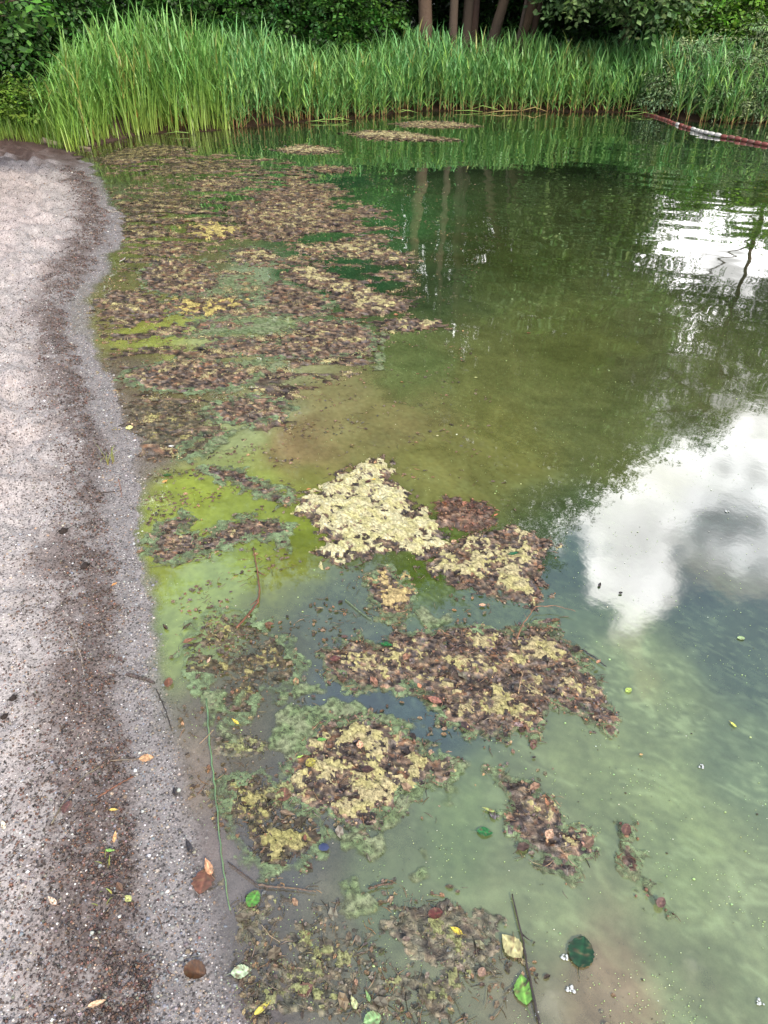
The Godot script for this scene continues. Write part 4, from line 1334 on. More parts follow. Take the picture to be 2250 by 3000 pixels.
	p = PackedVector2Array([Vector2(-0.311, -0.742), Vector2(-0.235, -0.782), Vector2(-0.152, -0.762), Vector2(-0.089, -0.728), Vector2(-0.029, -0.695), Vector2(0.019, -0.624), Vector2(0.046, -0.551), Vector2(0.018, -0.505), Vector2(-0.237, -0.505), Vector2(-0.281, -0.616)])
	raft("algae_raft", "pale grey green half sunken litter bed at the very bottom of the water", p, 0.3, 5000, 0.0, 0.004, 4, 1)
	p = PackedVector2Array([Vector2(0, -0.714), Vector2(0.031, -0.737), Vector2(0.071, -0.747), Vector2(0.122, -0.752), Vector2(0.17, -0.733), Vector2(0.226, -0.74), Vector2(0.25, -0.695), Vector2(0.235, -0.65), Vector2(0.207, -0.616), Vector2(0.169, -0.609), Vector2(0.123, -0.629), Vector2(0.067, -0.641), Vector2(0.025, -0.677)])
	raft("algae_raft", "scum laced raft with a yellow petal on it near the bottom", p, 0.3, 5500, 0.0, 0.008, 4, 0)
	p = PackedVector2Array([Vector2(0.262, -1.092), Vector2(0.302, -1.078), Vector2(0.327, -1.045), Vector2(0.373, -1.045), Vector2(0.403, -1.019), Vector2(0.43, -0.982), Vector2(0.443, -0.934), Vector2(0.487, -0.911), Vector2(0.498, -0.877), Vector2(0.474, -0.855), Vector2(0.445, -0.844), Vector2(0.448, -0.802), Vector2(0.424, -0.795), Vector2(0.402, -0.812), Vector2(0.355, -0.812), Vector2(0.352, -0.855), Vector2(0.314, -0.888), Vector2(0.292, -0.922), Vector2(0.271, -0.958), Vector2(0.292, -1.007)])
	raft("algae_raft", "long slanting brown raft holding curled leaves on the open green water", p, 0.32, 7500, 0.0012, 0.016, 0, 0)
	p = PackedVector2Array([Vector2(0.554, -0.934), Vector2(0.599, -0.94), Vector2(0.601, -0.913), Vector2(0.571, -0.879), Vector2(0.594, -0.855), Vector2(0.579, -0.823), Vector2(0.598, -0.784), Vector2(0.625, -0.762), Vector2(0.619, -0.737), Vector2(0.588, -0.726), Vector2(0.578, -0.752), Vector2(0.56, -0.8), Vector2(0.542, -0.831), Vector2(0.521, -0.844), Vector2(0.555, -0.877)])
	raft("algae_raft", "thin chain of debris farthest right on the open green water", p, 0.2, 6000, 0.0009, 0.008, 1, 0)
	p = PackedVector2Array([Vector2(-0.026, -4.094), Vector2(0.03, -4.207), Vector2(0.2, -4.222), Vector2(0.339, -4.169), Vector2(0.402, -4.072), Vector2(0.303, -4.043), Vector2(0.138, -4.014), Vector2(0.001, -4)])
	raft("algae_raft", "sliver of cream and brown litter drifting farthest out below the far rafts", p, 0.48, 4000, 0.0, 0.02, 0, 0)
	p = PackedVector2Array([Vector2(-0.756, -5.084), Vector2(-0.643, -5.266), Vector2(-0.435, -5.211), Vector2(-0.29, -4.981), Vector2(-0.093, -4.786), Vector2(0.002, -4.621), Vector2(0.21, -4.49), Vector2(0.147, -4.365), Vector2(0.001, -4.285), Vector2(-0.141, -4.246), Vector2(-0.259, -4.325), Vector2(-0.301, -4.577), Vector2(-0.438, -4.786), Vector2(-0.604, -4.882)])
	raft("algae_raft", "cream and brown raft with a pointed end touching the dark water", p, 0.48, 4000, 0.0, 0.022, 0, 0)
	p = PackedVector2Array([Vector2(-0.658, -3.643), Vector2(-0.613, -3.902), Vector2(-0.529, -4.131), Vector2(-0.367, -4.207), Vector2(-0.195, -4.169), Vector2(-0.081, -4.058), Vector2(-0.038, -3.848), Vector2(-0.075, -3.686), Vector2(-0.227, -3.643), Vector2(-0.324, -3.582), Vector2(-0.477, -3.612)])
	raft("algae_raft", "big dark brown raft at the corner of the pale green scum", p, 0.23, 4200, 0.015, 0.022, 0, 0)
	p = PackedVector2Array([Vector2(-1.023, -3.815), Vector2(-0.93, -3.882), Vector2(-0.776, -3.916), Vector2(-0.607, -3.848), Vector2(-0.517, -3.75), Vector2(-0.58, -3.624), Vector2(-0.736, -3.655), Vector2(-0.894, -3.686)])
	raft("algae_raft", "flat brown raft left of the big dark brown corner raft", p, 0.26, 4200, 0.01, 0.02, 0, 0)
	p = PackedVector2Array([Vector2(-1.745, -5.084), Vector2(-1.689, -5.378), Vector2(-1.495, -5.436), Vector2(-1.287, -5.266), Vector2(-1.156, -5.105), Vector2(-1.107, -4.805), Vector2(-1.249, -4.621), Vector2(-1.433, -4.621), Vector2(-1.623, -4.758)])
	raft("algae_raft", "brown raft with dark gaps in front of the sand cove", p, 0.27999999999999997, 4200, 0.005, 0.024, 0, 0)
	p = PackedVector2Array([Vector2(-1.889, -4.49), Vector2(-1.827, -4.712), Vector2(-1.641, -4.712), Vector2(-1.494, -4.621), Vector2(-1.36, -4.448), Vector2(-1.34, -4.246), Vector2(-1.489, -4.169), Vector2(-1.67, -4.207), Vector2(-1.806, -4.301)])
	raft("algae_raft", "brown litter raft lying against the sand at the cove", p, 0.23, 4200, 0.0, 0.018, 0, 0)
	p = PackedVector2Array([Vector2(-1.436, -4.516), Vector2(-1.306, -4.603), Vector2(-1.084, -4.551), Vector2(-0.877, -4.577), Vector2(-0.827, -4.406), Vector2(-0.944, -4.269), Vector2(-1.138, -4.238), Vector2(-1.355, -4.309)])
	raft("algae_raft", "mustard yellow algae raft amid brown ones and pale scum", p, 0.53, 3500, 0.01, 0.022, 5, 0)
	p = PackedVector2Array([Vector2(-0.828, -4.882), Vector2(-0.722, -4.932), Vector2(-0.431, -4.694), Vector2(-0.327, -4.49), Vector2(-0.369, -4.246), Vector2(-0.537, -4.207), Vector2(-0.717, -4.285), Vector2(-0.804, -4.533)])
	raft("algae_raft", "dark brown raft between the pale scum and the pointed cream raft", p, 0.16, 4200, 0.01, 0.02, 0, 0)
	p = PackedVector2Array([Vector2(-1.25, -5.615), Vector2(-1.091, -5.739), Vector2(-0.864, -5.676), Vector2(-0.757, -5.436), Vector2(-0.877, -5.244), Vector2(-1.089, -5.299)])
	raft("algae_raft", "tan raft with a curled stem in the middle of the field", p, 0.43, 4000, 0.005, 0.022, 0, 0)
	p = PackedVector2Array([Vector2(-0.763, -5.739), Vector2(-0.48, -5.869), Vector2(-0.26, -5.935), Vector2(0.002, -5.739), Vector2(0.261, -5.378), Vector2(0.137, -5.266), Vector2(-0.103, -5.436), Vector2(-0.388, -5.554), Vector2(-0.634, -5.53)])
	raft("algae_raft", "long cream streaked raft reaching out over dark water", p, 0.48, 3500, 0.0, 0.02, 0, 0)
	p = PackedVector2Array([Vector2(-1.486, -6.897), Vector2(-1.272, -7.165), Vector2(-1.036, -7.393), Vector2(-0.765, -7.393), Vector2(-0.483, -7.202), Vector2(-0.528, -6.879), Vector2(-0.287, -6.678), Vector2(-0.228, -6.363), Vector2(-0.507, -6.259), Vector2(-0.689, -6.114), Vector2(-0.859, -5.935), Vector2(-1.082, -6.045), Vector2(-1.254, -6.517)])
	raft("algae_raft", "largest dark brown raft of the far field with cream end", p, 0.27999999999999997, 3500, 0.0, 0.024, 0, 0)
	p = PackedVector2Array([Vector2(-0.539, -6.727), Vector2(-0.343, -7.02), Vector2(-0.129, -7.11), Vector2(0.053, -6.931), Vector2(-0.123, -6.76), Vector2(-0.365, -6.564)])
	raft("algae_raft", "thin brown raft reaching right from the cream end", p, 0.18000000000000002, 3200, 0.0, 0.02, 0, 0)
	p = PackedVector2Array([Vector2(-1.705, -6.363), Vector2(-1.537, -6.517), Vector2(-1.268, -6.363), Vector2(-1.142, -6.114), Vector2(-1.304, -5.909), Vector2(-1.548, -6.003)])
	raft("algae_raft", "pale yellow raft left of the largest dark far raft", p, 0.63, 3000, 0.0, 0.024, 5, 0)
	p = PackedVector2Array([Vector2(-2.107, -8.136), Vector2(-1.909, -8.373), Vector2(-1.488, -8.253), Vector2(-1.335, -7.955), Vector2(-1.547, -7.739), Vector2(-1.899, -7.846)])
	raft("algae_raft", "thin tan raft nearest the reflected reeds", p, 0.43, 2600, 0.0, 0.02, 0, 0)
	p = PackedVector2Array([Vector2(-1.276, -7.492), Vector2(-1.099, -7.911), Vector2(-0.821, -8.022), Vector2(-0.605, -7.697), Vector2(-0.623, -7.297), Vector2(-0.925, -7.202), Vector2(-1.189, -7.202)])
	raft("algae_raft", "brown raft right behind the largest dark far raft", p, 0.09999999999999999, 3000, 0.0, 0.024, 0, 0)
	p = PackedVector2Array([Vector2(-1.366, -3.465), Vector2(-1.225, -3.582), Vector2(-1.034, -3.624), Vector2(-0.825, -3.582), Vector2(-0.658, -3.465), Vector2(-0.681, -3.3), Vector2(-0.852, -3.206), Vector2(-1.036, -3.206), Vector2(-1.235, -3.257), Vector2(-1.357, -3.353)])
	raft("algae_raft", "mixed rusty litter raft below the pale green scum", p, 0.2, 5000, 0.005, 0.016, 0, 0)
	p = PackedVector2Array([Vector2(-0.878, -3.002), Vector2(-0.81, -3.106), Vector2(-0.663, -3.181), Vector2(-0.497, -3.131), Vector2(-0.422, -3.058), Vector2(-0.49, -2.92), Vector2(-0.617, -2.876), Vector2(-0.773, -2.912)])
	raft("algae_raft", "rusty raft with a dark wet edge at the end of the green scum tongue", p, 0.2, 5000, 0.01, 0.018, 0, 0)
	p = PackedVector2Array([Vector2(-1.246, -3.097), Vector2(-1.095, -3.166), Vector2(-0.914, -3.068), Vector2(-0.804, -2.876), Vector2(-0.814, -2.718), Vector2(-0.895, -2.612), Vector2(-1.056, -2.73), Vector2(-1.17, -2.912)])
	raft("algae_raft", "low rusty litter raft along the shore with one lime tuft", p, 0.25, 4500, 0.0, 0.01, 3, 0)
	p = PackedVector2Array([Vector2(-1.358, -4.043), Vector2(-1.255, -4.131), Vector2(-1.065, -4.021), Vector2(-1.137, -3.916), Vector2(-1.29, -3.937)])
	raft("algae_raft", "small brown raft near the shore among lime water", p, 0.18000000000000002, 4500, 0.0, 0.016, 0, 0)
	p = PackedVector2Array([Vector2(-1.451, -10.09), Vector2(-1.105, -10.51), Vector2(-0.66, -10.261), Vector2(-0.57, -9.923), Vector2(-1.031, -9.73)])
	raft("algae_raft", "thin tan algae streak before the reed bed, left one of a pair", p, 0.58, 1800, 0.0, 0.02, 0, 0)
	p = PackedVector2Array([Vector2(-0.879, -8.965), Vector2(-0.699, -9.076), Vector2(-0.36, -8.938), Vector2(-0.466, -8.699), Vector2(-0.726, -8.699)])
	raft("algae_raft", "small tan algae streak among the reed reflections", p, 0.48, 2200, 0.0, 0.02, 0, 0)
	p = PackedVector2Array([Vector2(0.111, -12.412), Vector2(0.516, -12.714), Vector2(1.094, -12.612), Vector2(1.475, -12.124), Vector2(0.902, -11.938), Vector2(0.351, -12.03)])
	raft("algae_raft", "long tan algae streak close under the reeds in the middle", p, 0.53, 1500, 0.0, 0.02, 0, 0)
	p = PackedVector2Array([Vector2(-0.598, -11.496), Vector2(-0.201, -11.757), Vector2(0.341, -11.625), Vector2(0.718, -11.163), Vector2(1.084, -10.885), Vector2(0.447, -10.847), Vector2(-0.189, -11.003)])
	raft("algae_raft", "long tan algae streak in front of the reed reflections", p, 0.58, 1600, 0.0, 0.02, 0, 0)
	p = PackedVector2Array([Vector2(-3.525, -9.453), Vector2(-3.411, -10.192), Vector2(-3.024, -10.547), Vector2(-2.408, -10.261), Vector2(-2.591, -9.762), Vector2(-2.965, -9.453), Vector2(-3.184, -9.076)])
	raft("algae_raft", "olive weed bed at the left end of the reeds", p, 0.32999999999999996, 1800, 0.0, 0.012, 3, 1)
	p = PackedVector2Array([Vector2(-2.733, -8.621), Vector2(-2.537, -9.304), Vector2(-2.143, -9.544), Vector2(-1.59, -9.246), Vector2(-1.732, -8.804), Vector2(-2.097, -8.545), Vector2(-2.444, -8.3)])
	raft("algae_raft", "dull brown half sunken weed bed before the left reeds", p, 0.13, 2400, 0.0, 0.008, 3, 1)
	p = PackedVector2Array([Vector2(-2.504, -7.202), Vector2(-2.362, -7.803), Vector2(-2.007, -7.697), Vector2(-1.615, -7.354), Vector2(-1.775, -7.056), Vector2(-2.119, -6.879), Vector2(-2.293, -6.678)])
	raft("algae_raft", "dull weed bed beside the sand spit at the left", p, 0.09999999999999999, 2600, 0.0, 0.008, 3, 1)
	p = PackedVector2Array([Vector2(-1.91, -5.676), Vector2(-1.742, -5.869), Vector2(-1.474, -5.829), Vector2(-1.321, -5.615), Vector2(-1.508, -5.494), Vector2(-1.786, -5.482)])
	raft("algae_raft", "brown broken raft next to the lime patch at the left", p, 0.27999999999999997, 3200, 0.0, 0.014, 0, 0)
	p = PackedVector2Array([Vector2(-1.063, -4.951), Vector2(-0.977, -5.022), Vector2(-0.853, -4.882), Vector2(-0.906, -4.768), Vector2(-1.006, -4.805)])
	raft("algae_raft", "little rusty raft inside the pale green scum", p, 0.08, 4500, 0.005, 0.016, 1, 0)
	p = PackedVector2Array([Vector2(-0.826, -5.378), Vector2(-0.66, -5.436), Vector2(-0.447, -5.378), Vector2(-0.369, -5.233), Vector2(-0.61, -5.277), Vector2(-0.772, -5.211)])
	raft("algae_raft", "brown raft joining the cream streaked raft to the tan one", p, 0.27999999999999997, 3800, 0.0, 0.018, 0, 0)
	p = PackedVector2Array([Vector2(-1.227, -4.131), Vector2(-1.075, -4.207), Vector2(-0.877, -4.207), Vector2(-0.747, -4.094), Vector2(-0.901, -4.021), Vector2(-1.091, -4.014)])
	raft("algae_raft", "brown broken raft left of the big dark corner raft and above the flat one", p, 0.18000000000000002, 4500, 0.01, 0.018, 0, 0)
	p = PackedVector2Array([Vector2(-0.882, -2.73), Vector2(-0.817, -2.812), Vector2(-0.695, -2.833), Vector2(-0.734, -2.71), Vector2(-0.776, -2.612), Vector2(-0.823, -2.556), Vector2(-0.891, -2.593)])
	raft("algae_raft", "brown litter patch in the water under the dry grass tuft", p, 0.2, 6000, 0.005, 0.01, 3, 1)
	p = PackedVector2Array([Vector2(-3.329, -9.453), Vector2(-2.431, -10.09), Vector2(-1.173, -9.453), Vector2(-0.531, -8.022), Vector2(0.043, -6.678), Vector2(0.245, -5.436), Vector2(0.179, -4.448), Vector2(0.029, -3.986), Vector2(-0.073, -3.534), Vector2(-0.437, -3.206), Vector2(-0.446, -2.876), Vector2(-0.646, -2.791), Vector2(-0.732, -2.593), Vector2(-0.882, -2.556), Vector2(-1.034, -2.612), Vector2(-1.137, -2.833), Vector2(-1.275, -3.156), Vector2(-1.498, -3.655), Vector2(-1.769, -4.207), Vector2(-1.915, -5.211), Vector2(-2.267, -6.517), Vector2(-2.881, -8.022)])
	raft("litter_mosaic", "patchy brown litter and algae mosaic floating between the rafts along the left shore", p, 0.48, 900, 0, 0.012, 0, 0, 0.52)
	p = PackedVector2Array([Vector2(-0.491, -1.14), Vector2(-0.39, -1.228), Vector2(-0.221, -1.169), Vector2(-0.127, -1.032), Vector2(0.022, -0.911), Vector2(-0.072, -0.802), Vector2(0.071, -0.742), Vector2(0.255, -0.695), Vector2(0.215, -0.607), Vector2(0.062, -0.512), Vector2(-0.255, -0.505), Vector2(-0.307, -0.659), Vector2(-0.383, -0.855)])
	raft("litter_mosaic", "patchy grey brown half sunken litter around the reed stalk at the bottom", p, 0.36, 4000, 0, 0.008, 4, 1, 0.5)

func scum_sheet(label: String, poly: PackedVector2Array) -> void:
	var lo := poly[0]
	var hi := poly[0]
	for p in poly:
		lo = lo.min(p)
		hi = hi.max(p)
	var mid := (lo + hi) * 0.5
	var far := sqrt(mid.length_squared() + 2.5)
	var cell := far * 0.0026
	var grow := clampf(far * 0.009, 0.012, 0.07)
	lo -= Vector2.ONE * grow * 2.0
	hi += Vector2.ONE * grow * 2.0
	var w := int((hi.x - lo.x) / cell) + 2
	var h := int((hi.y - lo.y) / cell) + 2
	var s := Shape.new()
	var at := PackedInt32Array()
	at.resize(w * h)
	at.fill(-1)
	for j in h:
		for i in w:
			var p := lo + Vector2(i, j) * cell
			var sd := edge_distance(p, poly)
			if sd < -grow * 2.0: continue
			var coarse := raft_coarse.get_noise_2d(p.x * 1.3, p.y * 1.3)
			var fine := raft_fine.get_noise_2d(p.x, p.y)
			var e := sd + raft_edge.get_noise_2d(p.x * 0.8, p.y * 0.8) * grow * 2.0 + minf(0.0, 0.25 + coarse) * grow * 5.0
			if e < -cell * 1.5: continue
			at[j * w + i] = s.v.size()
			s.v.append(Vector3(p.x - mid.x, 0.0035 + 0.003 * smoothstep(-cell, 0.01, e) + 0.0016 * fine - 0.007 * (1.0 - smoothstep(-cell * 1.5, cell * 0.6, e)), p.y - mid.y))
			var k := rgb(140, 160, 112).lerp(rgb(156, 164, 126), smoothstep(-0.3, 0.4, coarse))
			k = k.lerp(rgb(98, 104, 70), 0.6 * smoothstep(0.1, 0.5, -fine))
			var g := 0.96 + 0.3 * fine
			s.c.append(Color(k.r * g, k.g * g, k.b * g, smoothstep(-cell, grow * 0.9, e) * clampf(0.85 + 0.2 * fine + 0.4 * coarse, 0.15, 0.97)))
	stitch(s, at, w, h)
	if s.ix.is_empty(): return
	var o := part("algae_scum", s.build(), film_paint, self)
	o.position = Vector3(mid.x, 0, mid.y)
	tag(o, label, "algae scum")

func build_scum() -> void:
	var p := PackedVector2Array()
	p = PackedVector2Array([Vector2(-0.309, -1.183), Vector2(-0.293, -1.259), Vector2(-0.246, -1.299), Vector2(-0.181, -1.291), Vector2(-0.13, -1.31), Vector2(-0.077, -1.304), Vector2(-0.038, -1.275), Vector2(0.013, -1.259), Vector2(0.064, -1.251), Vector2(0.088, -1.213), Vector2(0.05, -1.191), Vector2(0.001, -1.22), Vector2(-0.088, -1.236), Vector2(-0.162, -1.205), Vector2(-0.201, -1.154), Vector2(-0.226, -1.098), Vector2(-0.263, -1.112)])
	scum_sheet("sage green scum band curling along the edge of the fringed raft", p)
	p = PackedVector2Array([Vector2(0.187, -1.112), Vector2(0.215, -1.092), Vector2(0.208, -1.045), Vector2(0.16, -0.994), Vector2(0.115, -1.013), Vector2(0.069, -0.994), Vector2(0.043, -0.946), Vector2(0.006, -0.922), Vector2(0.001, -0.877), Vector2(-0.031, -0.85), Vector2(-0.085, -0.855), Vector2(-0.117, -0.866), Vector2(-0.098, -0.911), Vector2(-0.032, -0.911), Vector2(0.001, -0.946), Vector2(0.023, -0.988), Vector2(0.07, -1.032), Vector2(0.14, -1.039)])
	scum_sheet("sage green scum band closing the fringed raft at the lower right", p)
	p = PackedVector2Array([Vector2(-0.312, -1.307), Vector2(-0.303, -1.34), Vector2(-0.252, -1.36), Vector2(-0.199, -1.365), Vector2(-0.178, -1.34), Vector2(-0.222, -1.315), Vector2(-0.26, -1.307), Vector2(-0.289, -1.275)])
	scum_sheet("small sage scum island with a red centre in the blue grey channel", p)
	p = PackedVector2Array([Vector2(-0.524, -1.323), Vector2(-0.475, -1.34), Vector2(-0.406, -1.323), Vector2(-0.421, -1.259), Vector2(-0.441, -1.228), Vector2(-0.383, -1.183), Vector2(-0.403, -1.154), Vector2(-0.476, -1.213)])
	scum_sheet("grey green scum patch left of the blue grey channel", p)
	p = PackedVector2Array([Vector2(-0.103, -0.792), Vector2(-0.062, -0.812), Vector2(-0.03, -0.772), Vector2(0.001, -0.752), Vector2(-0.019, -0.723), Vector2(-0.069, -0.733), Vector2(-0.095, -0.752)])
	scum_sheet("pale green scum patch under the dark leaf cluster at the bottom", p)
	p = PackedVector2Array([Vector2(0.081, -0.866), Vector2(0.097, -0.868), Vector2(0.104, -0.844), Vector2(0.092, -0.812), Vector2(0.068, -0.797), Vector2(0.058, -0.807), Vector2(0.079, -0.828), Vector2(0.088, -0.85)])
	scum_sheet("ring of pale scum beside a dark sunken clump", p)
	p = PackedVector2Array([Vector2(-1.103, -4.207), Vector2(-0.976, -4.285), Vector2(-0.769, -4.246), Vector2(-0.593, -4.207), Vector2(-0.529, -4.131), Vector2(-0.642, -3.916), Vector2(-0.781, -3.951), Vector2(-0.963, -3.916), Vector2(-1.143, -3.882), Vector2(-1.288, -3.93), Vector2(-1.12, -4.021)])
	scum_sheet("pale green scum between the yellow raft and the corner raft", p)
	p = PackedVector2Array([Vector2(-1.137, -5.002), Vector2(-1.023, -5.105), Vector2(-0.869, -4.951), Vector2(-0.7, -4.621), Vector2(-0.792, -4.621), Vector2(-0.883, -4.621), Vector2(-1.066, -4.621), Vector2(-1.17, -4.533), Vector2(-1.154, -4.758)])
	scum_sheet("pale green scum between the far brown rafts", p)
	p = PackedVector2Array([Vector2(-1.634, -5.578), Vector2(-1.522, -5.554), Vector2(-1.309, -5.378), Vector2(-1.041, -5.211), Vector2(-1.191, -5.299), Vector2(-1.42, -5.413), Vector2(-1.593, -5.482)])
	scum_sheet("thin pale scum tongue above the brown cove raft", p)
	p = PackedVector2Array([Vector2(-0.782, -3.624), Vector2(-0.651, -3.594), Vector2(-0.524, -3.582), Vector2(-0.464, -3.476), Vector2(-0.607, -3.448), Vector2(-0.636, -3.31), Vector2(-0.759, -3.206), Vector2(-0.815, -3.257), Vector2(-0.687, -3.337)])
	scum_sheet("pale green scum under the flat brown raft", p)
	p = PackedVector2Array([Vector2(-0.656, -2.855), Vector2(-0.606, -2.876), Vector2(-0.684, -2.771), Vector2(-0.707, -2.67), Vector2(-0.736, -2.612), Vector2(-0.784, -2.556), Vector2(-0.784, -2.651), Vector2(-0.75, -2.791)])
	scum_sheet("yellow green scum tongue running to the shore above the lime puddle", p)
	p = PackedVector2Array([Vector2(0.114, -1.703), Vector2(0.103, -1.618), Vector2(0.059, -1.598), Vector2(0.145, -1.568), Vector2(0.235, -1.608), Vector2(0.267, -1.639), Vector2(0.177, -1.629)])
	scum_sheet("light green scum smear beside the lower cream raft", p)
	p = PackedVector2Array([Vector2(-0.04, -4.058), Vector2(0.015, -3.916), Vector2(0.001, -3.718), Vector2(0.026, -3.534), Vector2(-0.023, -3.476), Vector2(-0.074, -3.564), Vector2(-0.037, -3.718), Vector2(-0.031, -3.882)])
	scum_sheet("pale green scum curl at the right of the corner raft", p)

# ---------------------------------------------------------------- wrack, pebbles
func build_wrack() -> void:
	var patchy := noise(FastNoiseLite.TYPE_SIMPLEX_SMOOTH, 0.22, 91, 4)
	var wrack := thing("wrack", "reddish brown wrack of needles and leaf bits along the water's edge", "")
	wrack.set_meta("kind", "stuff")
	var stones := thing("pebbles", "white and grey pebbles in the wet sand along the shore", "")
	stones.set_meta("kind", "stuff")
	var spots: Array = [[], [], [], []]
	var tints: Array = [PackedColorArray(), PackedColorArray(), PackedColorArray(), PackedColorArray()]
	var pebble: Array[Color] = [rgb(180, 174, 172), rgb(158, 154, 154), rgb(142, 138, 142), rgb(180, 166, 152), rgb(100, 96, 98), rgb(160, 136, 118), rgb(220, 216, 214), rgb(140, 144, 154), rgb(128, 122, 122), rgb(90, 86, 88)]
	for i in 430000:
		var far := 0.45 + pow(rng.randf(), 1.9) * 8.5
		var z := -far
		var d := rng.randf_range(-0.05, 1.5)
		var x := shore_x(z) - d / 0.85
		if x < -0.62 * far - 0.65: continue
		d = inland(x, z)
		var n := patchy.get_noise_2d(x, z)
		var y := land_y(x, z)
		var line := smoothstep(0.085, 0.125, d + n * 0.07) * (1.0 - smoothstep(0.15, 0.36, d + n * 0.4))
		var broad := smoothstep(0.1, 0.2, d) * (1.0 - smoothstep(0.3, 0.62, d)) * smoothstep(-1.75, -1.0, z)
		var dense := line * (0.2 + 0.8 * smoothstep(-0.2, 0.3, n)) * 1.0 + broad * 0.28 * smoothstep(-0.12, 0.25, n) * 0.95 + 0.015 + 0.05 * smoothstep(0.1, 0.4, n)
		var turn := Basis(Vector3.UP, rng.randf() * TAU) * Basis(Vector3.RIGHT, rng.randfn() * 0.25) * Basis(Vector3.BACK, rng.randfn() * 0.25)
		var grow := 1.0 + 0.10 * far
		if rng.randf() < dense and d > 0.02:
			var roll := rng.randf()
			var kind := 0 if roll < 0.15 else 1 if roll < 0.42 else 2
			var size := rng.randf_range(0.004, 0.010) if kind == 0 else rng.randf_range(0.008, 0.024) if kind == 1 else rng.randf_range(0.002, 0.006)
			spots[kind].append(Transform3D(turn.scaled(Vector3.ONE * size * grow), Vector3(x, y + rng.randf() * 0.006 * line, z)))
			var k := rgb(84, 66, 60)
			var pick := rng.randf()
			if pick < 0.22: k = rgb(108, 82, 70)
			elif pick < 0.25 and kind == 1: k = rgb(150, 104, 78)
			elif pick < 0.5: k = rgb(58, 50, 48)
			elif pick < 0.72: k = rgb(122, 112, 108)
			tints[kind].append(jitter(k, 0.25))
		else:
			var grit := (0.22 + 0.5 * (1.0 - smoothstep(0.05, 0.25, d)) + 1.5 * smoothstep(0.3, 0.6, d) * smoothstep(-0.25, 0.15, -n) * smoothstep(-2.6, -1.2, z)) * (1.0 - 0.5 * smoothstep(3.0, 6.0, far))
			if rng.randf() < grit * 0.42:
				var size := rng.randf_range(0.0022, 0.0050) * grow * (2.0 if rng.randf() < 0.06 else 1.0)
				spots[3].append(Transform3D(turn.scaled(Vector3(size, size * 0.6, size * rng.randf_range(0.7, 1.1))), Vector3(x, y + size * 0.12, z)))
				tints[3].append(jitter(pebble[rng.randi() % pebble.size()] * (0.84 if d < 0.2 else 1.0), 0.12))
	var meshes: Array[ArrayMesh] = [flake_mesh, needle_mesh, lump_mesh, lump_mesh]
	var names := ["leaf_bits", "needles", "crumbs", "pebbles"]
	var stone_paint := painted(0.6, 0.5)
	for k in 4:
		var list: Array[Transform3D] = []
		list.assign(spots[k])
		scatter(names[k], meshes[k], stone_paint if k == 3 else litter_paint, list, tints[k], stones if k == 3 else wrack)
	# clods of dark fibre on the wrack
	var clods := [["small dark clod on the grey sand at the left", -1.02, -1.28, 0.016], ["black hole like clod on the left gravel", -1.02, -1.22, 0.014], ["dark clod at the wrack edge above the dark stick", -1.02, -1.85, 0.026], ["dark clod in the middle wrack", -1.16, -2.04, 0.022]]
	for q in clods:
		var o := thing("clod", q[0], "clod", Vector3(q[1], land_y(q[1], q[2]), q[2]))
		var s := part("lump", lump_mesh, clod_paint(), o)
		s.scale = Vector3(q[3], q[3] * 0.7, q[3]) * 1.4
		for i in 8:
			var t := part("fibre", needle_mesh, clod_paint(), o)
			t.transform = Transform3D((Basis(Vector3.UP, rng.randf() * TAU) * Basis(Vector3.BACK, rng.randf_range(-0.5, 0.5))).scaled(Vector3.ONE * q[3] * 1.6), Vector3(rng.randf_range(-1, 1), 0.4, rng.randf_range(-1, 1)) * q[3] * 0.6)

var clod_mat: StandardMaterial3D
func clod_paint() -> StandardMaterial3D:
	if clod_mat == null:
		clod_mat = painted(0.9)
		clod_mat.albedo_color = rgb(46, 36, 32)
	return clod_mat

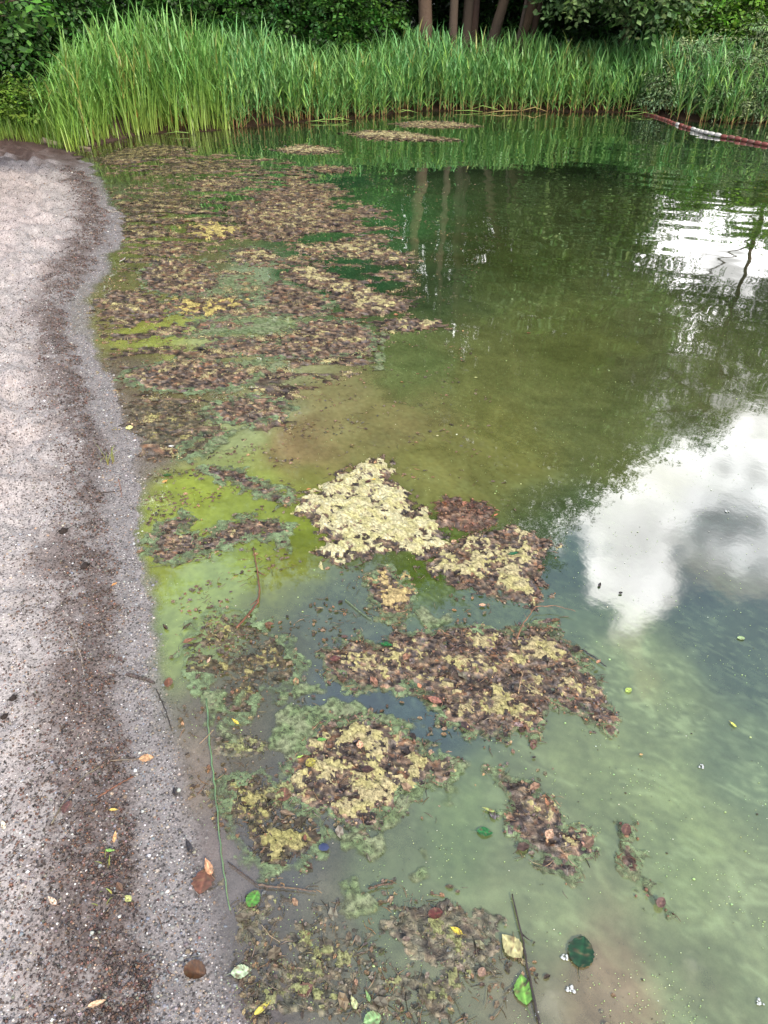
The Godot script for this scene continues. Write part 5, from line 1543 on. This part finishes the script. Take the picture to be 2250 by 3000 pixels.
# ---------------------------------------------------------------- single leaves
func fallen_leaf(label: String, x: float, z: float, length: float, ratio: float, yaw: float, k: Color, shape: String, curl: float, lift: float) -> void:
	var r := RandomNumberGenerator.new()
	r.seed = hash(label)
	var grey := (k.r + k.g + k.b) / 3.0
	k = k.lerp(Color(grey, grey, grey), 0.22)
	length *= 0.84
	var blotch := rgb(96, 78, 58)
	var s := Shape.new()
	var n := 16
	var m := 4
	var width := length * ratio
	var spot := noise(FastNoiseLite.TYPE_SIMPLEX_SMOOTH, length * 0.22, r.randi() % 1000, 3)
	for i in n + 1:
		var t := float(i) / n
		var wd := sin(PI * pow(t, 0.85))
		if shape == "r": wd = pow(sin(PI * pow(t, 0.92)), 0.62)
		elif shape == "l": wd = pow(sin(PI * pow(t, 0.7)), 0.9)
		elif shape == "t": wd = sin(PI * pow(t, 0.85)) * (0.8 + 0.28 * absf(sin(t * 15.0)))
		wd *= 1.0 + 0.07 * sin(i * 2.6)
		for j in range(-m, m + 1):
			var q := float(j) / m
			var px := (t - 0.5) * length
			var pz := q * wd * width * 0.5
			var bend := curl * (0.35 * length * pow(t - 0.4, 2.0) + 0.5 * width * 0.5 * q * q * wd * wd)
			var rib := -0.018 * length * (1.0 - absf(q)) + 0.006 * length * sin(t * 26.0 + absf(q) * 5.0)
			s.v.append(Vector3(px, bend + rib + 0.01 * length * spot.get_noise_2d(px, pz), pz))
			var g := 1.0 + 0.35 * spot.get_noise_2d(px, pz) - 0.10 * absf(q)
			if j == 0: g *= 1.22
			elif absf(fposmod(t * 8.0 - absf(q) * 1.4, 1.0) - 0.5) < 0.12: g *= 1.1
			var kk := k.lerp(blotch, 0.7 * smoothstep(0.12, 0.4, spot.get_noise_2d(px * 0.8 + 3.0, pz * 0.8)))
			s.c.append(Color(kk.r * g, kk.g * g, kk.b * g))
	var w := 2 * m + 1
	for i in n:
		for j in w - 1:
			var a := i * w + j
			s.ix.append_array([a, a + w, a + w + 1, a, a + w + 1, a + 1])
	var ground := maxf(land_y(x, z), 0.0)
	var o := thing("fallen_leaf", label, "leaf", Vector3(x, ground + lift, z))
	o.rotation.y = yaw
	part("blade", s.build(), leaf_paint(), o)
	var st := Shape.new()
	var p0 := s.v[m]
	var kd := k * 0.8
	st.tube(PackedVector3Array([p0, p0 + Vector3(-0.16, 0.01, 0.03) * length, p0 + Vector3(-0.30, -0.01, 0.09) * length]), PackedFloat32Array([0.012 * length, 0.009 * length, 0.008 * length]), 4, PackedColorArray([k, kd, kd]))
	part("stalk", st.build(), leaf_paint(), o)

var leaf_mat: StandardMaterial3D
func leaf_paint() -> StandardMaterial3D:
	if leaf_mat == null: leaf_mat = painted(0.42, 0.5)
	return leaf_mat

func build_leaves() -> void:
	fallen_leaf("large round dark green leaf floating alone at the bottom right", 0.407, -0.652, 0.076, 0.82, 1.176, rgb(22, 62, 34), "r", 0.05, 0.006)
	fallen_leaf("light green oval leaf floating beside the bent black stick", 0.277, -0.583, 0.066, 0.72, 1.612, rgb(96, 150, 52), "o", 0.1, 0.006)
	fallen_leaf("pale yellow leaf leaning against the bent black stick", 0.265, -0.662, 0.068, 0.7, 2.223, rgb(168, 160, 104), "o", 0.1, 0.008)
	fallen_leaf("bright yellow petal shaped leaf on the bottom scum raft", 0.152, -0.689, 0.034, 0.45, 2.627, rgb(206, 178, 40), "o", 0.2, 0.014)
	fallen_leaf("rounded green leaf at the foot of the green reed stalk", -0.285, -0.757, 0.046, 0.8, 1.151, rgb(74, 136, 44), "r", 0.15, 0.008)
	fallen_leaf("pale grey green leaf lying at the wet sand edge near the bottom", -0.288, -0.614, 0.05, 0.62, 0.161, rgb(160, 180, 140), "o", 0.1, 0.008)
	fallen_leaf("narrow yellow leaf floating at the bottom edge", -0.236, -0.551, 0.046, 0.3, 0.68, rgb(196, 180, 60), "l", 0.1, 0.008)
	fallen_leaf("crumpled dark brown leaf on the sand near the bottom", -0.379, -0.612, 0.06, 0.7, -0.296, rgb(84, 52, 30), "r", 0.9, 0.015)
	fallen_leaf("flat tan leaf lying on wet pebbles at the water edge", -0.613, -1.109, 0.046, 0.62, 0.103, rgb(204, 146, 98), "t", 0.1, 0.009)
	fallen_leaf("large wet red brown leaf at the shore beside the stalk", -0.403, -0.797, 0.074, 0.75, 1.506, rgb(110, 66, 50), "t", 0.2, 0.008)
	fallen_leaf("pale orange folded leaf tip standing on the wet red brown leaf", -0.395, -0.823, 0.052, 0.4, 2.083, rgb(208, 142, 98), "l", 0.5, 0.016)
	fallen_leaf("small bright green leaf on the fringed raft", -0.162, -1.159, 0.032, 0.42, 0, rgb(92, 160, 64), "l", 0.3, 0.018)
	fallen_leaf("lime sliver leaf left of the red rimmed round leaf", -0.216, -1.109, 0.022, 0.4, 0.411, rgb(150, 190, 70), "l", 0.1, 0.016)
	fallen_leaf("salmon coloured leaf on the fringed raft", -0.063, -1.143, 0.03, 0.72, 1.747, rgb(222, 156, 116), "o", 0.3, 0.019)
	fallen_leaf("yellow green round leaf with red rim on dark litter", -0.187, -1.092, 0.034, 0.9, 0.608, rgb(150, 140, 50), "r", 0.5, 0.014)
	fallen_leaf("dark wet plum brown leaf among yellow tufts on the fringed raft", -0.041, -1.07, 0.04, 0.65, 0, rgb(66, 42, 38), "o", 0.1, 0.019)
	fallen_leaf("round red brown leaf with stalk floating in a grey gap", -0.248, -1.007, 0.046, 0.95, 1.441, rgb(112, 72, 56), "r", 0.1, 0.007)
	fallen_leaf("brown narrow leaf below the round red brown leaf", -0.232, -0.958, 0.048, 0.3, -0.272, rgb(120, 98, 78), "l", 0.2, 0.007)
	fallen_leaf("small rust leaf standing in the litter by the blue scrap", -0.184, -0.894, 0.02, 0.5, 1.66, rgb(120, 66, 50), "o", 0.3, 0.012)
	fallen_leaf("dark green leaf half covered by scum on open green water", 0.238, -0.911, 0.046, 0.6, -0.187, rgb(34, 104, 48), "o", 0.15, 0.006)
	fallen_leaf("thin twisted lime leaf pointing at the slanting raft", 0.253, -0.967, 0.042, 0.22, 2.752, rgb(150, 164, 80), "l", 0.2, 0.007)
	fallen_leaf("narrow yellow green leaf floating far right on open water", 0.945, -1.219, 0.03, 0.3, 2.106, rgb(196, 204, 70), "l", 0.1, 0.005)
	fallen_leaf("small lime leaf floating left of the narrow yellow green one", 0.695, -1.335, 0.026, 0.75, 0.545, rgb(164, 196, 70), "r", 0.1, 0.005)
	fallen_leaf("pale green leaf under the cloud reflection", 1.098, -1.538, 0.028, 0.7, 0, rgb(140, 172, 110), "r", 0.1, 0.004)
	fallen_leaf("tan pink leaf floating between two rafts", 0.319, -1.681, 0.028, 0.6, 0, rgb(216, 156, 120), "o", 0.3, 0.007)
	fallen_leaf("cream yellow heart shaped leaf at the sand edge", -1.162, -2.846, 0.046, 0.85, 1.931, rgb(226, 222, 130), "r", 0.1, 0.009)
	fallen_leaf("white dry leaf on the little sand tongue", -0.931, -2.686, 0.034, 0.5, 0, rgb(214, 210, 206), "o", 0.1, 0.006)
	fallen_leaf("orange leaf floating at the top of the lime puddle", -0.89, -2.407, 0.032, 0.6, 0.953, rgb(210, 150, 70), "o", 0.2, 0.006)
	fallen_leaf("dark green leaf next to the orange one in the lime puddle", -0.892, -2.455, 0.048, 0.5, 0, rgb(46, 88, 34), "o", 0.2, 0.005)
	fallen_leaf("orange leaf on the water above the narrow litter band", -0.499, -2.414, 0.024, 0.6, 0, rgb(214, 140, 88), "o", 0.2, 0.005)
	fallen_leaf("glossy dark green leaf on the pointed brown raft", 0.453, -1.923, 0.046, 0.45, 0.258, rgb(20, 92, 56), "o", 0.3, 0.024)
	fallen_leaf("glossy dark green leaf pair on the widest raft", 0.008, -1.494, 0.046, 0.5, -0.233, rgb(26, 100, 44), "o", 0.4, 0.022)
	fallen_leaf("dark narrow leaf floating on the blue grey water", 0.723, -1.782, 0.03, 0.4, 1.115, rgb(44, 40, 46), "l", 0.2, 0.005)
	fallen_leaf("small dark curled leaf right of the dark narrow one", 0.782, -1.741, 0.018, 0.7, 0.437, rgb(36, 34, 36), "r", 0.4, 0.005)
	fallen_leaf("wine red leaf at the left tip of the widest raft", -0.143, -1.439, 0.042, 0.6, 0.231, rgb(100, 54, 52), "o", 0.2, 0.02)
	fallen_leaf("pink brown patchy leaf in the middle of the widest raft", 0.143, -1.287, 0.052, 0.55, -0.434, rgb(150, 92, 76), "o", 0.1, 0.02)
	fallen_leaf("orange leaf near the lower edge of the widest raft", 0.1, -1.336, 0.024, 0.6, 1.966, rgb(206, 120, 80), "o", 0.4, 0.022)
	fallen_leaf("tan curled leaf near the right part of the widest raft", 0.629, -1.426, 0.024, 0.5, 0.714, rgb(176, 118, 86), "o", 0.5, 0.022)
	fallen_leaf("brown round leaf floating at the left of the widest raft", -0.121, -1.542, 0.028, 0.6, 0, rgb(88, 64, 60), "o", 0.1, 0.006)
	fallen_leaf("brown leaf beside the red twig foot", -0.36, -1.596, 0.036, 0.6, 0, rgb(122, 76, 54), "o", 0.1, 0.007)
	fallen_leaf("rust leaf in the litter below the lime puddle", -0.597, -1.523, 0.042, 0.55, 0.507, rgb(132, 84, 60), "o", 0.2, 0.009)
	fallen_leaf("pale pink leaf below the lime puddle", -0.519, -1.444, 0.028, 0.35, 1.336, rgb(206, 160, 130), "l", 0.3, 0.009)
	fallen_leaf("dark curled leaf at the lower edge of the lime puddle", -0.683, -1.582, 0.036, 0.35, 2.277, rgb(58, 40, 24), "l", 0.6, 0.007)
	fallen_leaf("dark leaf right of the curled one in the lime puddle", -0.616, -1.588, 0.044, 0.3, 1.006, rgb(62, 46, 28), "l", 0.3, 0.006)
	fallen_leaf("rust red leaf at the water edge below the dark stick", -0.618, -1.36, 0.042, 0.7, 1.677, rgb(112, 66, 44), "r", 0.3, 0.008)
	fallen_leaf("bright yellow leaf on the grey scum beside the reed stalk", -0.403, -1.222, 0.034, 0.3, 2.429, rgb(224, 186, 50), "l", 0.3, 0.012)
	fallen_leaf("small orange leaf on the wrack line", -0.897, -1.77, 0.026, 0.5, 0.859, rgb(206, 132, 64), "o", 0.5, 0.012)
	fallen_leaf("beige leaf on the gravel at the lower left", -0.884, -0.907, 0.032, 0.4, 2.17, rgb(222, 206, 178), "l", 0.2, 0.012)
	fallen_leaf("pink beige leaf with stalk on the grey sand", -0.705, -0.735, 0.034, 0.4, 2.526, rgb(220, 184, 156), "l", 0.3, 0.014)
	fallen_leaf("curled orange leaf standing on the wrack", -0.622, -0.886, 0.034, 0.32, 1.703, rgb(220, 160, 96), "l", 0.8, 0.016)
	fallen_leaf("fresh green leaf lying on dark wrack", -0.621, -0.852, 0.026, 0.35, 0, rgb(120, 172, 70), "l", 0.3, 0.016)
	fallen_leaf("yellow green leaf on the lower wrack", -0.551, -0.747, 0.024, 0.7, 2.56, rgb(176, 180, 96), "o", 0.3, 0.016)
	fallen_leaf("yellow leaf pair on the wrack below the grey twig", -0.645, -0.954, 0.026, 0.35, 0, rgb(212, 176, 74), "l", 0.4, 0.016)
	fallen_leaf("russet folded leaf on the lower wrack", -0.575, -0.77, 0.03, 0.5, 2.297, rgb(104, 72, 52), "o", 0.8, 0.016)
	fallen_leaf("pale orange leaf at the bottom edge of the sand", -0.547, -0.545, 0.042, 0.3, 0.336, rgb(214, 168, 126), "l", 0.5, 0.016)
	fallen_leaf("red brown leaf in the wrack under the grey twig", -0.752, -0.952, 0.04, 0.7, 1.389, rgb(92, 58, 54), "r", 0.3, 0.014)
	fallen_leaf("curved dark leaf lying in shallow water", -0.519, -1.017, 0.032, 0.4, 1.95, rgb(40, 34, 38), "l", 0.3, 0.005)
	fallen_leaf("long dark rotten leaf curving in shallow water", -0.453, -0.877, 0.046, 0.35, 2.093, rgb(46, 42, 46), "l", 0.3, 0.005)
	fallen_leaf("grey green sunken leaf just below the water edge", -0.477, -0.967, 0.036, 0.6, 0, rgb(72, 92, 88), "r", 0.05, -0.002)
	fallen_leaf("tan leaf standing in the long slanting raft", 0.393, -0.976, 0.026, 0.4, 1.722, rgb(170, 104, 66), "l", 0.6, 0.026)
	fallen_leaf("pinkish curled leaf with yellow base in the slanting raft", 0.386, -0.897, 0.036, 0.7, 0.932, rgb(186, 140, 110), "o", 0.6, 0.02)
	fallen_leaf("brown flat leaf at the right edge of the slanting raft", 0.474, -0.886, 0.044, 0.75, 0.626, rgb(112, 84, 66), "r", 0.1, 0.007)
	fallen_leaf("red leaf heading the thin debris chain", 0.57, -0.913, 0.038, 0.7, 1.015, rgb(98, 62, 54), "r", 0.2, 0.014)
	fallen_leaf("rosy leaf at the lower end of the debris chain", 0.6, -0.747, 0.032, 0.7, 0.831, rgb(104, 72, 66), "r", 0.4, 0.012)
	fallen_leaf("dark red leaf on the bottom scum raft", 0.11, -0.723, 0.04, 0.7, 0.165, rgb(92, 42, 36), "r", 0.4, 0.014)
	fallen_leaf("pink brown round leaf at the lower right of the bottom scum raft", 0.197, -0.612, 0.024, 0.8, 0.924, rgb(142, 108, 90), "r", 0.2, 0.01)
	fallen_leaf("pale leaf blade standing at the bottom edge", -0.059, -0.559, 0.032, 0.45, 1.996, rgb(172, 182, 120), "l", 0.3, 0.01)
	fallen_leaf("green leaf blade at the bottom edge right of the pale one", -0.032, -0.571, 0.028, 0.3, 1.98, rgb(110, 150, 80), "l", 0.3, 0.008)
	fallen_leaf("broad green leaf cut by the bottom edge", -0.022, -0.531, 0.042, 0.8, 0.303, rgb(120, 160, 96), "r", 0.2, 0.008)
	fallen_leaf("red brown maple leaf piece near the bottom", -0.156, -0.583, 0.04, 0.8, 0.49, rgb(110, 72, 62), "t", 0.2, 0.005)
	fallen_leaf("small orange leaf floating low at the right", 0.669, -1.123, 0.012, 0.6, 0, rgb(206, 160, 90), "o", 0.1, 0.005)
	fallen_leaf("small dark leaf floating below the slanting raft", 0.19, -0.652, 0.018, 0.5, 0.619, rgb(60, 40, 34), "o", 0.1, 0.005)
	fallen_leaf("red leaf on the dark dip of the round litter raft", 0.42, -2.146, 0.026, 0.4, 0.71, rgb(196, 104, 64), "l", 0.4, 0.028)
	fallen_leaf("yellow petal on the cream raft beside a dark leaf", -0.04, -2.38, 0.019, 0.6, 0.307, rgb(226, 172, 50), "o", 0.2, 0.034)
	fallen_leaf("dark wine leaf in the cream raft beside the yellow petal", -0.064, -2.367, 0.03, 0.7, 0.307, rgb(72, 36, 34), "r", 0.3, 0.03)
	fallen_leaf("orange leaf at the left edge of the cream raft", -0.297, -2.321, 0.022, 0.5, 0.309, rgb(196, 116, 64), "o", 0.4, 0.026)
	fallen_leaf("cream flat leaf floating above the large cream raft", 0.24, -2.779, 0.016, 0.7, 0, rgb(206, 200, 140), "o", 0.1, 0.005)
	fallen_leaf("small red leaf floating on the mid green water", 0.848, -3.979, 0.034, 0.45, 0, rgb(120, 60, 34), "l", 0.2, 0.005)
	fallen_leaf("yellow leaf floating on mid water by the cloud patch", 0.476, -3.381, 0.022, 0.6, 0, rgb(196, 200, 120), "o", 0.1, 0.005)

# ---------------------------------------------------------------- sticks and straws
func stick(called: String, label: String, category: String, pts: PackedVector2Array, r0: float, r1: float, k: Color, y: float) -> void:
	r0 *= 0.8
	r1 *= 0.7
	k = k.lerp(rgb(92, 84, 76), 0.3)
	var s := Shape.new()
	var c := Curve3D.new()
	for i in pts.size():
		var p := pts[i]
		var g := maxf(land_y(p.x, p.y), 0.0)
		var tangent := (pts[mini(i + 1, pts.size() - 1)] - pts[maxi(i - 1, 0)]) * 0.16
		c.add_point(Vector3(p.x - pts[0].x, (g if g > 0.0 else y * 0.6) + r0 * 0.9, p.y - pts[0].y), Vector3(-tangent.x, 0, -tangent.y), Vector3(tangent.x, 0, tangent.y))
	var total := c.get_baked_length()
	var n := 28
	var line := PackedVector3Array()
	var radii := PackedFloat32Array()
	var cols := PackedColorArray()
	for i in n:
		var t := i / (n - 1.0)
		line.append(c.sample_baked(total * t) + Vector3(rng.randf_range(-1, 1), rng.randf_range(-0.5, 0.5), rng.randf_range(-1, 1)) * r0 * 0.6)
		radii.append(lerpf(r0, r1, t) * (1.0 + (0.25 if i % 9 == 4 else 0.0) + rng.randf_range(-0.08, 0.08)))
		cols.append(jitter(k, 0.14))
	s.tube(line, radii, 7, cols)
	var o := thing(called, label, category, Vector3(pts[0].x, 0, pts[0].y))
	part("shaft", s.build(), leaf_paint(), o)
	if category == "stick" or category == "twig":   # a couple of short side spurs
		for i in [9, 18]:
			var spur := Shape.new()
			var a := line[i]
			var dir := (line[i + 1] - line[i]).normalized().rotated(Vector3.UP, 0.8 if i == 9 else -0.7)
			spur.tube(PackedVector3Array([a, a + dir * total * 0.05, a + dir * total * 0.09 + Vector3(0, 0.003, 0)]), PackedFloat32Array([r1 * 0.7, r1 * 0.5, r1 * 0.3]), 5, PackedColorArray([k, k, k]))
			part("spur", spur.build(), leaf_paint(), o)

func build_sticks() -> void:
	stick("reed_stalk", "long straight green reed stalk floating beside the shore", "reed stalk", PackedVector2Array([Vector2(-0.497, -1.299), Vector2(-0.455, -1.14), Vector2(-0.415, -1.007), Vector2(-0.376, -0.866), Vector2(-0.332, -0.731)]), 0.003, 0.002, rgb(96, 138, 92), 0.012)
	stick("stick", "bent black stick at the bottom between two leaves", "stick", PackedVector2Array([Vector2(0.28, -0.767), Vector2(0.286, -0.718), Vector2(0.29, -0.668), Vector2(0.291, -0.624), Vector2(0.294, -0.575), Vector2(0.298, -0.524)]), 0.002, 0.004, rgb(44, 36, 34), 0.01)
	stick("twig", "red brown forked twig standing in the lime puddle", "twig", PackedVector2Array([Vector2(-0.467, -1.979), Vector2(-0.435, -1.853), Vector2(-0.412, -1.748), Vector2(-0.409, -1.692), Vector2(-0.434, -1.629), Vector2(-0.459, -1.578)]), 0.002, 0.005, rgb(120, 70, 48), 0.012)
	stick("twig", "pale thin twig lying on the grey sand", "twig", PackedVector2Array([Vector2(-0.992, -1.592), Vector2(-0.937, -1.509), Vector2(-0.893, -1.444), Vector2(-0.858, -1.37)]), 0.002, 0.002, rgb(176, 164, 158), 0.03)
	stick("stick", "short black stick pointing at the wrack edge", "stick", PackedVector2Array([Vector2(-1.149, -2.315), Vector2(-1.104, -2.328), Vector2(-1.047, -2.341)]), 0.003, 0.002, rgb(44, 32, 30), 0.05)
	stick("stick", "dark stick lying at the water edge", "stick", PackedVector2Array([Vector2(-0.746, -1.391), Vector2(-0.71, -1.381), Vector2(-0.662, -1.362)]), 0.006, 0.005, rgb(66, 56, 54), 0.018)
	stick("twig", "long grey curved twig across the lower wrack", "twig", PackedVector2Array([Vector2(-0.614, -1.112), Vector2(-0.702, -1.096), Vector2(-0.745, -1.045), Vector2(-0.769, -0.982), Vector2(-0.778, -0.911)]), 0.002, 0.003, rgb(120, 108, 94), 0.035)
	stick("twig", "straight brown twig lying in the water right of the stalk", "twig", PackedVector2Array([Vector2(-0.279, -0.787), Vector2(-0.235, -0.782), Vector2(-0.184, -0.778), Vector2(-0.151, -0.772)]), 0.003, 0.002, rgb(110, 88, 74), 0.01)
	stick("twig", "thin dark twig leading to the green leaf", "twig", PackedVector2Array([Vector2(-0.354, -0.836), Vector2(-0.317, -0.812), Vector2(-0.281, -0.787)]), 0.002, 0.002, rgb(64, 52, 48), 0.01)
	stick("twig", "orange jointed twig arching over the widest raft", "twig", PackedVector2Array([Vector2(0.404, -1.519), Vector2(0.436, -1.588), Vector2(0.485, -1.66), Vector2(0.553, -1.664), Vector2(0.607, -1.639)]), 0.003, 0.001, rgb(142, 94, 66), 0.03)
	stick("twig", "black twig joining the widest raft to a debris clump", "twig", PackedVector2Array([Vector2(0.598, -1.485), Vector2(0.629, -1.453), Vector2(0.652, -1.419)]), 0.003, 0.002, rgb(40, 38, 44), 0.01)
	stick("straw", "thin reed straw floating in the lime puddle", "straw", PackedVector2Array([Vector2(-0.815, -1.87), Vector2(-0.723, -1.887), Vector2(-0.63, -1.91)]), 0.002, 0.001, rgb(80, 84, 40), 0.006)
	stick("twig", "black twig hanging down from the dark stick", "twig", PackedVector2Array([Vector2(-0.649, -1.34), Vector2(-0.6, -1.259), Vector2(-0.57, -1.198)]), 0.002, 0.002, rgb(42, 38, 36), 0.008)
	stick("twig", "reddish twig with orange tip under the grey twig", "twig", PackedVector2Array([Vector2(-0.632, -1.058), Vector2(-0.663, -1.026), Vector2(-0.697, -0.988)]), 0.002, 0.003, rgb(128, 76, 56), 0.035)
	stick("straw", "pale straw in the bottom water left", "straw", PackedVector2Array([Vector2(-0.26, -0.704), Vector2(-0.238, -0.681), Vector2(-0.217, -0.67)]), 0.001, 0.001, rgb(176, 150, 120), 0.01)
	stick("straw", "thin straw lying on wet sand at the bottom", "straw", PackedVector2Array([Vector2(-0.44, -0.633), Vector2(-0.409, -0.641), Vector2(-0.381, -0.645)]), 0.001, 0.001, rgb(176, 166, 146), 0.02)
	stick("straw", "white straw on the sand at the far wrack", "straw", PackedVector2Array([Vector2(-0.506, -0.737), Vector2(-0.481, -0.718), Vector2(-0.468, -0.695)]), 0.001, 0.001, rgb(120, 84, 60), 0.03)
	stick("twig", "white twig at the sand edge in the far cove", "twig", PackedVector2Array([Vector2(-1.945, -5.31), Vector2(-1.931, -5.355), Vector2(-1.934, -5.413)]), 0.004, 0.003, rgb(206, 202, 196), 0.03)
	stick("stick", "pale stick at the shore of the sand spit", "stick", PackedVector2Array([Vector2(-2.533, -6.914), Vector2(-2.466, -6.862), Vector2(-2.404, -6.811)]), 0.006, 0.004, rgb(206, 196, 186), 0.03)
	stick("straw", "straw crossing the top of the reed stalk", "straw", PackedVector2Array([Vector2(-0.484, -1.151), Vector2(-0.463, -1.183), Vector2(-0.456, -1.195)]), 0.001, 0.001, rgb(190, 150, 110), 0.018)
	stick("stick", "brown stick drifting at the right of the scum patch", "stick", PackedVector2Array([Vector2(-0.035, -0.777), Vector2(-0.015, -0.784), Vector2(0.021, -0.789)]), 0.003, 0.002, rgb(84, 58, 44), 0.012)
	stick("straw", "green scummed straw beside the small oval raft", "straw", PackedVector2Array([Vector2(-0.128, -1.71), Vector2(-0.081, -1.656), Vector2(-0.043, -1.618)]), 0.002, 0.002, rgb(110, 132, 86), 0.006)
	stick("straw", "brown straw above the shore stick at the wrack edge", "straw", PackedVector2Array([Vector2(-1.087, -2.431), Vector2(-1.058, -2.364), Vector2(-1.034, -2.299)]), 0.002, 0.001, rgb(150, 90, 66), 0.04)
	stick("straw", "pale arched straw on the widest raft", "straw", PackedVector2Array([Vector2(0.376, -1.307), Vector2(0.385, -1.34), Vector2(0.402, -1.387)]), 0.002, 0.001, rgb(196, 160, 120), 0.04)

# ---------------------------------------------------------------- flecks on and in the water
func build_specks() -> void:
	var where: Array[Transform3D] = []
	var tints := PackedColorArray()
	var drift := noise(FastNoiseLite.TYPE_SIMPLEX_SMOOTH, 0.3, 95, 3)
	for i in 60000:
		var far := 0.5 + pow(rng.randf(), 1.6) * 9.0
		var z := -far
		var x := rng.randf_range(-0.7 * far - 0.4, 0.62 * far + 0.7)
		if inland(x, z) > -0.02: continue
		if rng.randf() > 0.16 + 0.8 * drift.get_noise_2d(x * 1.6, z): continue
		var size := rng.randf_range(0.0010, 0.0028) * (1.0 + far * 0.16) * (2.2 if rng.randf() < 0.03 else 1.0)
		where.append(Transform3D(Basis(Vector3.UP, rng.randf() * TAU).scaled(Vector3(size, size * 0.25, size * rng.randf_range(0.5, 1.0))), Vector3(x, 0.002, z)))
		var k := rgb(150, 176, 116)
		var roll := rng.randf()
		if roll < 0.04: k = rgb(206, 206, 190)
		elif roll < 0.16: k = rgb(60, 52, 40)
		elif roll < 0.4: k = rgb(172, 184, 130)
		tints.append(jitter(k, 0.15))
	var flecks := scatter("algae_flecks", lump_mesh, fleck_paint, where, tints, self)
	tag(flecks, "pale green algae flecks drifting on the water", "", "", "stuff")
	# litter sunk or half sunk between the rafts near the shore
	var sunk := thing("sunken_litter", "brown leaf bits and needles sunk in the shallows along the shore", "")
	sunk.set_meta("kind", "stuff")
	var spots: Array = [[], []]
	var cols: Array = [PackedColorArray(), PackedColorArray()]
	for i in 70000:
		var far := 0.45 + pow(rng.randf(), 1.3) * 11.0
		var z := -far
		var d := pow(rng.randf(), 1.2) * (0.45 + far * 0.36)
		var x := shore_x(z) + d / 0.85
		if inland(x, z) > -0.03 or z < far_z(x) + 0.1: continue
		if rng.randf() > smoothstep(-0.15, 0.35, drift.get_noise_2d(x, z * 1.4)) * (1.0 - 0.7 * d / (0.45 + far * 0.36)): continue
		var kind := 0 if rng.randf() < 0.6 else 1
		var size := rng.randf_range(0.008, 0.022) if kind == 0 else rng.randf_range(0.012, 0.035)
		if far < 1.6 and kind == 0: size *= 0.8
		var turn := Basis(Vector3.UP, rng.randf() * TAU) * Basis(Vector3.RIGHT, rng.randfn() * 0.3)
		spots[kind].append(Transform3D(turn.scaled(Vector3.ONE * size), Vector3(x, rng.randf_range(-0.006, 0.005), z)))
		cols[kind].append(litter_tint(3 if rng.randf() < 0.7 else 2))
	for k in 2:
		var list: Array[Transform3D] = []
		list.assign(spots[k])
		scatter("leaf_bits" if k == 0 else "needles", flake_mesh if k == 0 else needle_mesh, litter_paint, list, cols[k], sunk)
	# white foam and one blue scrap
	for q in [["white foam patch right of the light green leaf", 0.371, -0.583, 0.022], ["white foam patch at the left of the large dark green leaf", 0.372, -0.641, 0.02], ["white foam patch on the far right water", 0.814, -1.089, 0.018], ["white foam ring in the cloud reflection", 1.316, -2.205, 0.02], ["white foam bit at the right bottom corner", 0.738, -0.563, 0.018], ["white foam bit near the bottom right", 0.297, -0.543, 0.012]]:
		var s := Shape.new()
		var r := RandomNumberGenerator.new()
		r.seed = hash(q[0])
		var o := thing("foam", q[0], "foam", Vector3(q[1], 0.003, q[2]))
		for i in 9:
			var b := part("bubble", lump_mesh, foam_paint(), o)
			var z: float = q[3] * r.randf_range(0.12, 0.34)
			b.transform = Transform3D(Basis.from_scale(Vector3(z, z * 0.4, z)), Vector3(r.randf_range(-1, 1), 0, r.randf_range(-1, 1)) * q[3] * 0.34)
	var scrap := Shape.new()
	for i in 7:
		var a := TAU * i / 7.0
		var b := TAU * (i + 1) / 7.0
		scrap.tri(Vector3(0, 0.006, 0), Vector3(cos(a) * 0.013, 0.001 * (i % 3), sin(a) * 0.010), Vector3(cos(b) * 0.013, 0.001 * ((i + 1) % 7 % 3), sin(b) * 0.010), rgb(54, 62, 92))
	var so := part("blue_scrap", scrap.build(false), leaf_paint(), self)
	so.position = Vector3(-0.139, 0.010, -0.871)
	tag(so, "small crumpled blue scrap in the dark litter at the bottom", "scrap")

var foam_mat: StandardMaterial3D
func foam_paint() -> StandardMaterial3D:
	if foam_mat == null:
		foam_mat = painted(0.5)
		foam_mat.albedo_color = rgb(186, 188, 188)
	return foam_mat
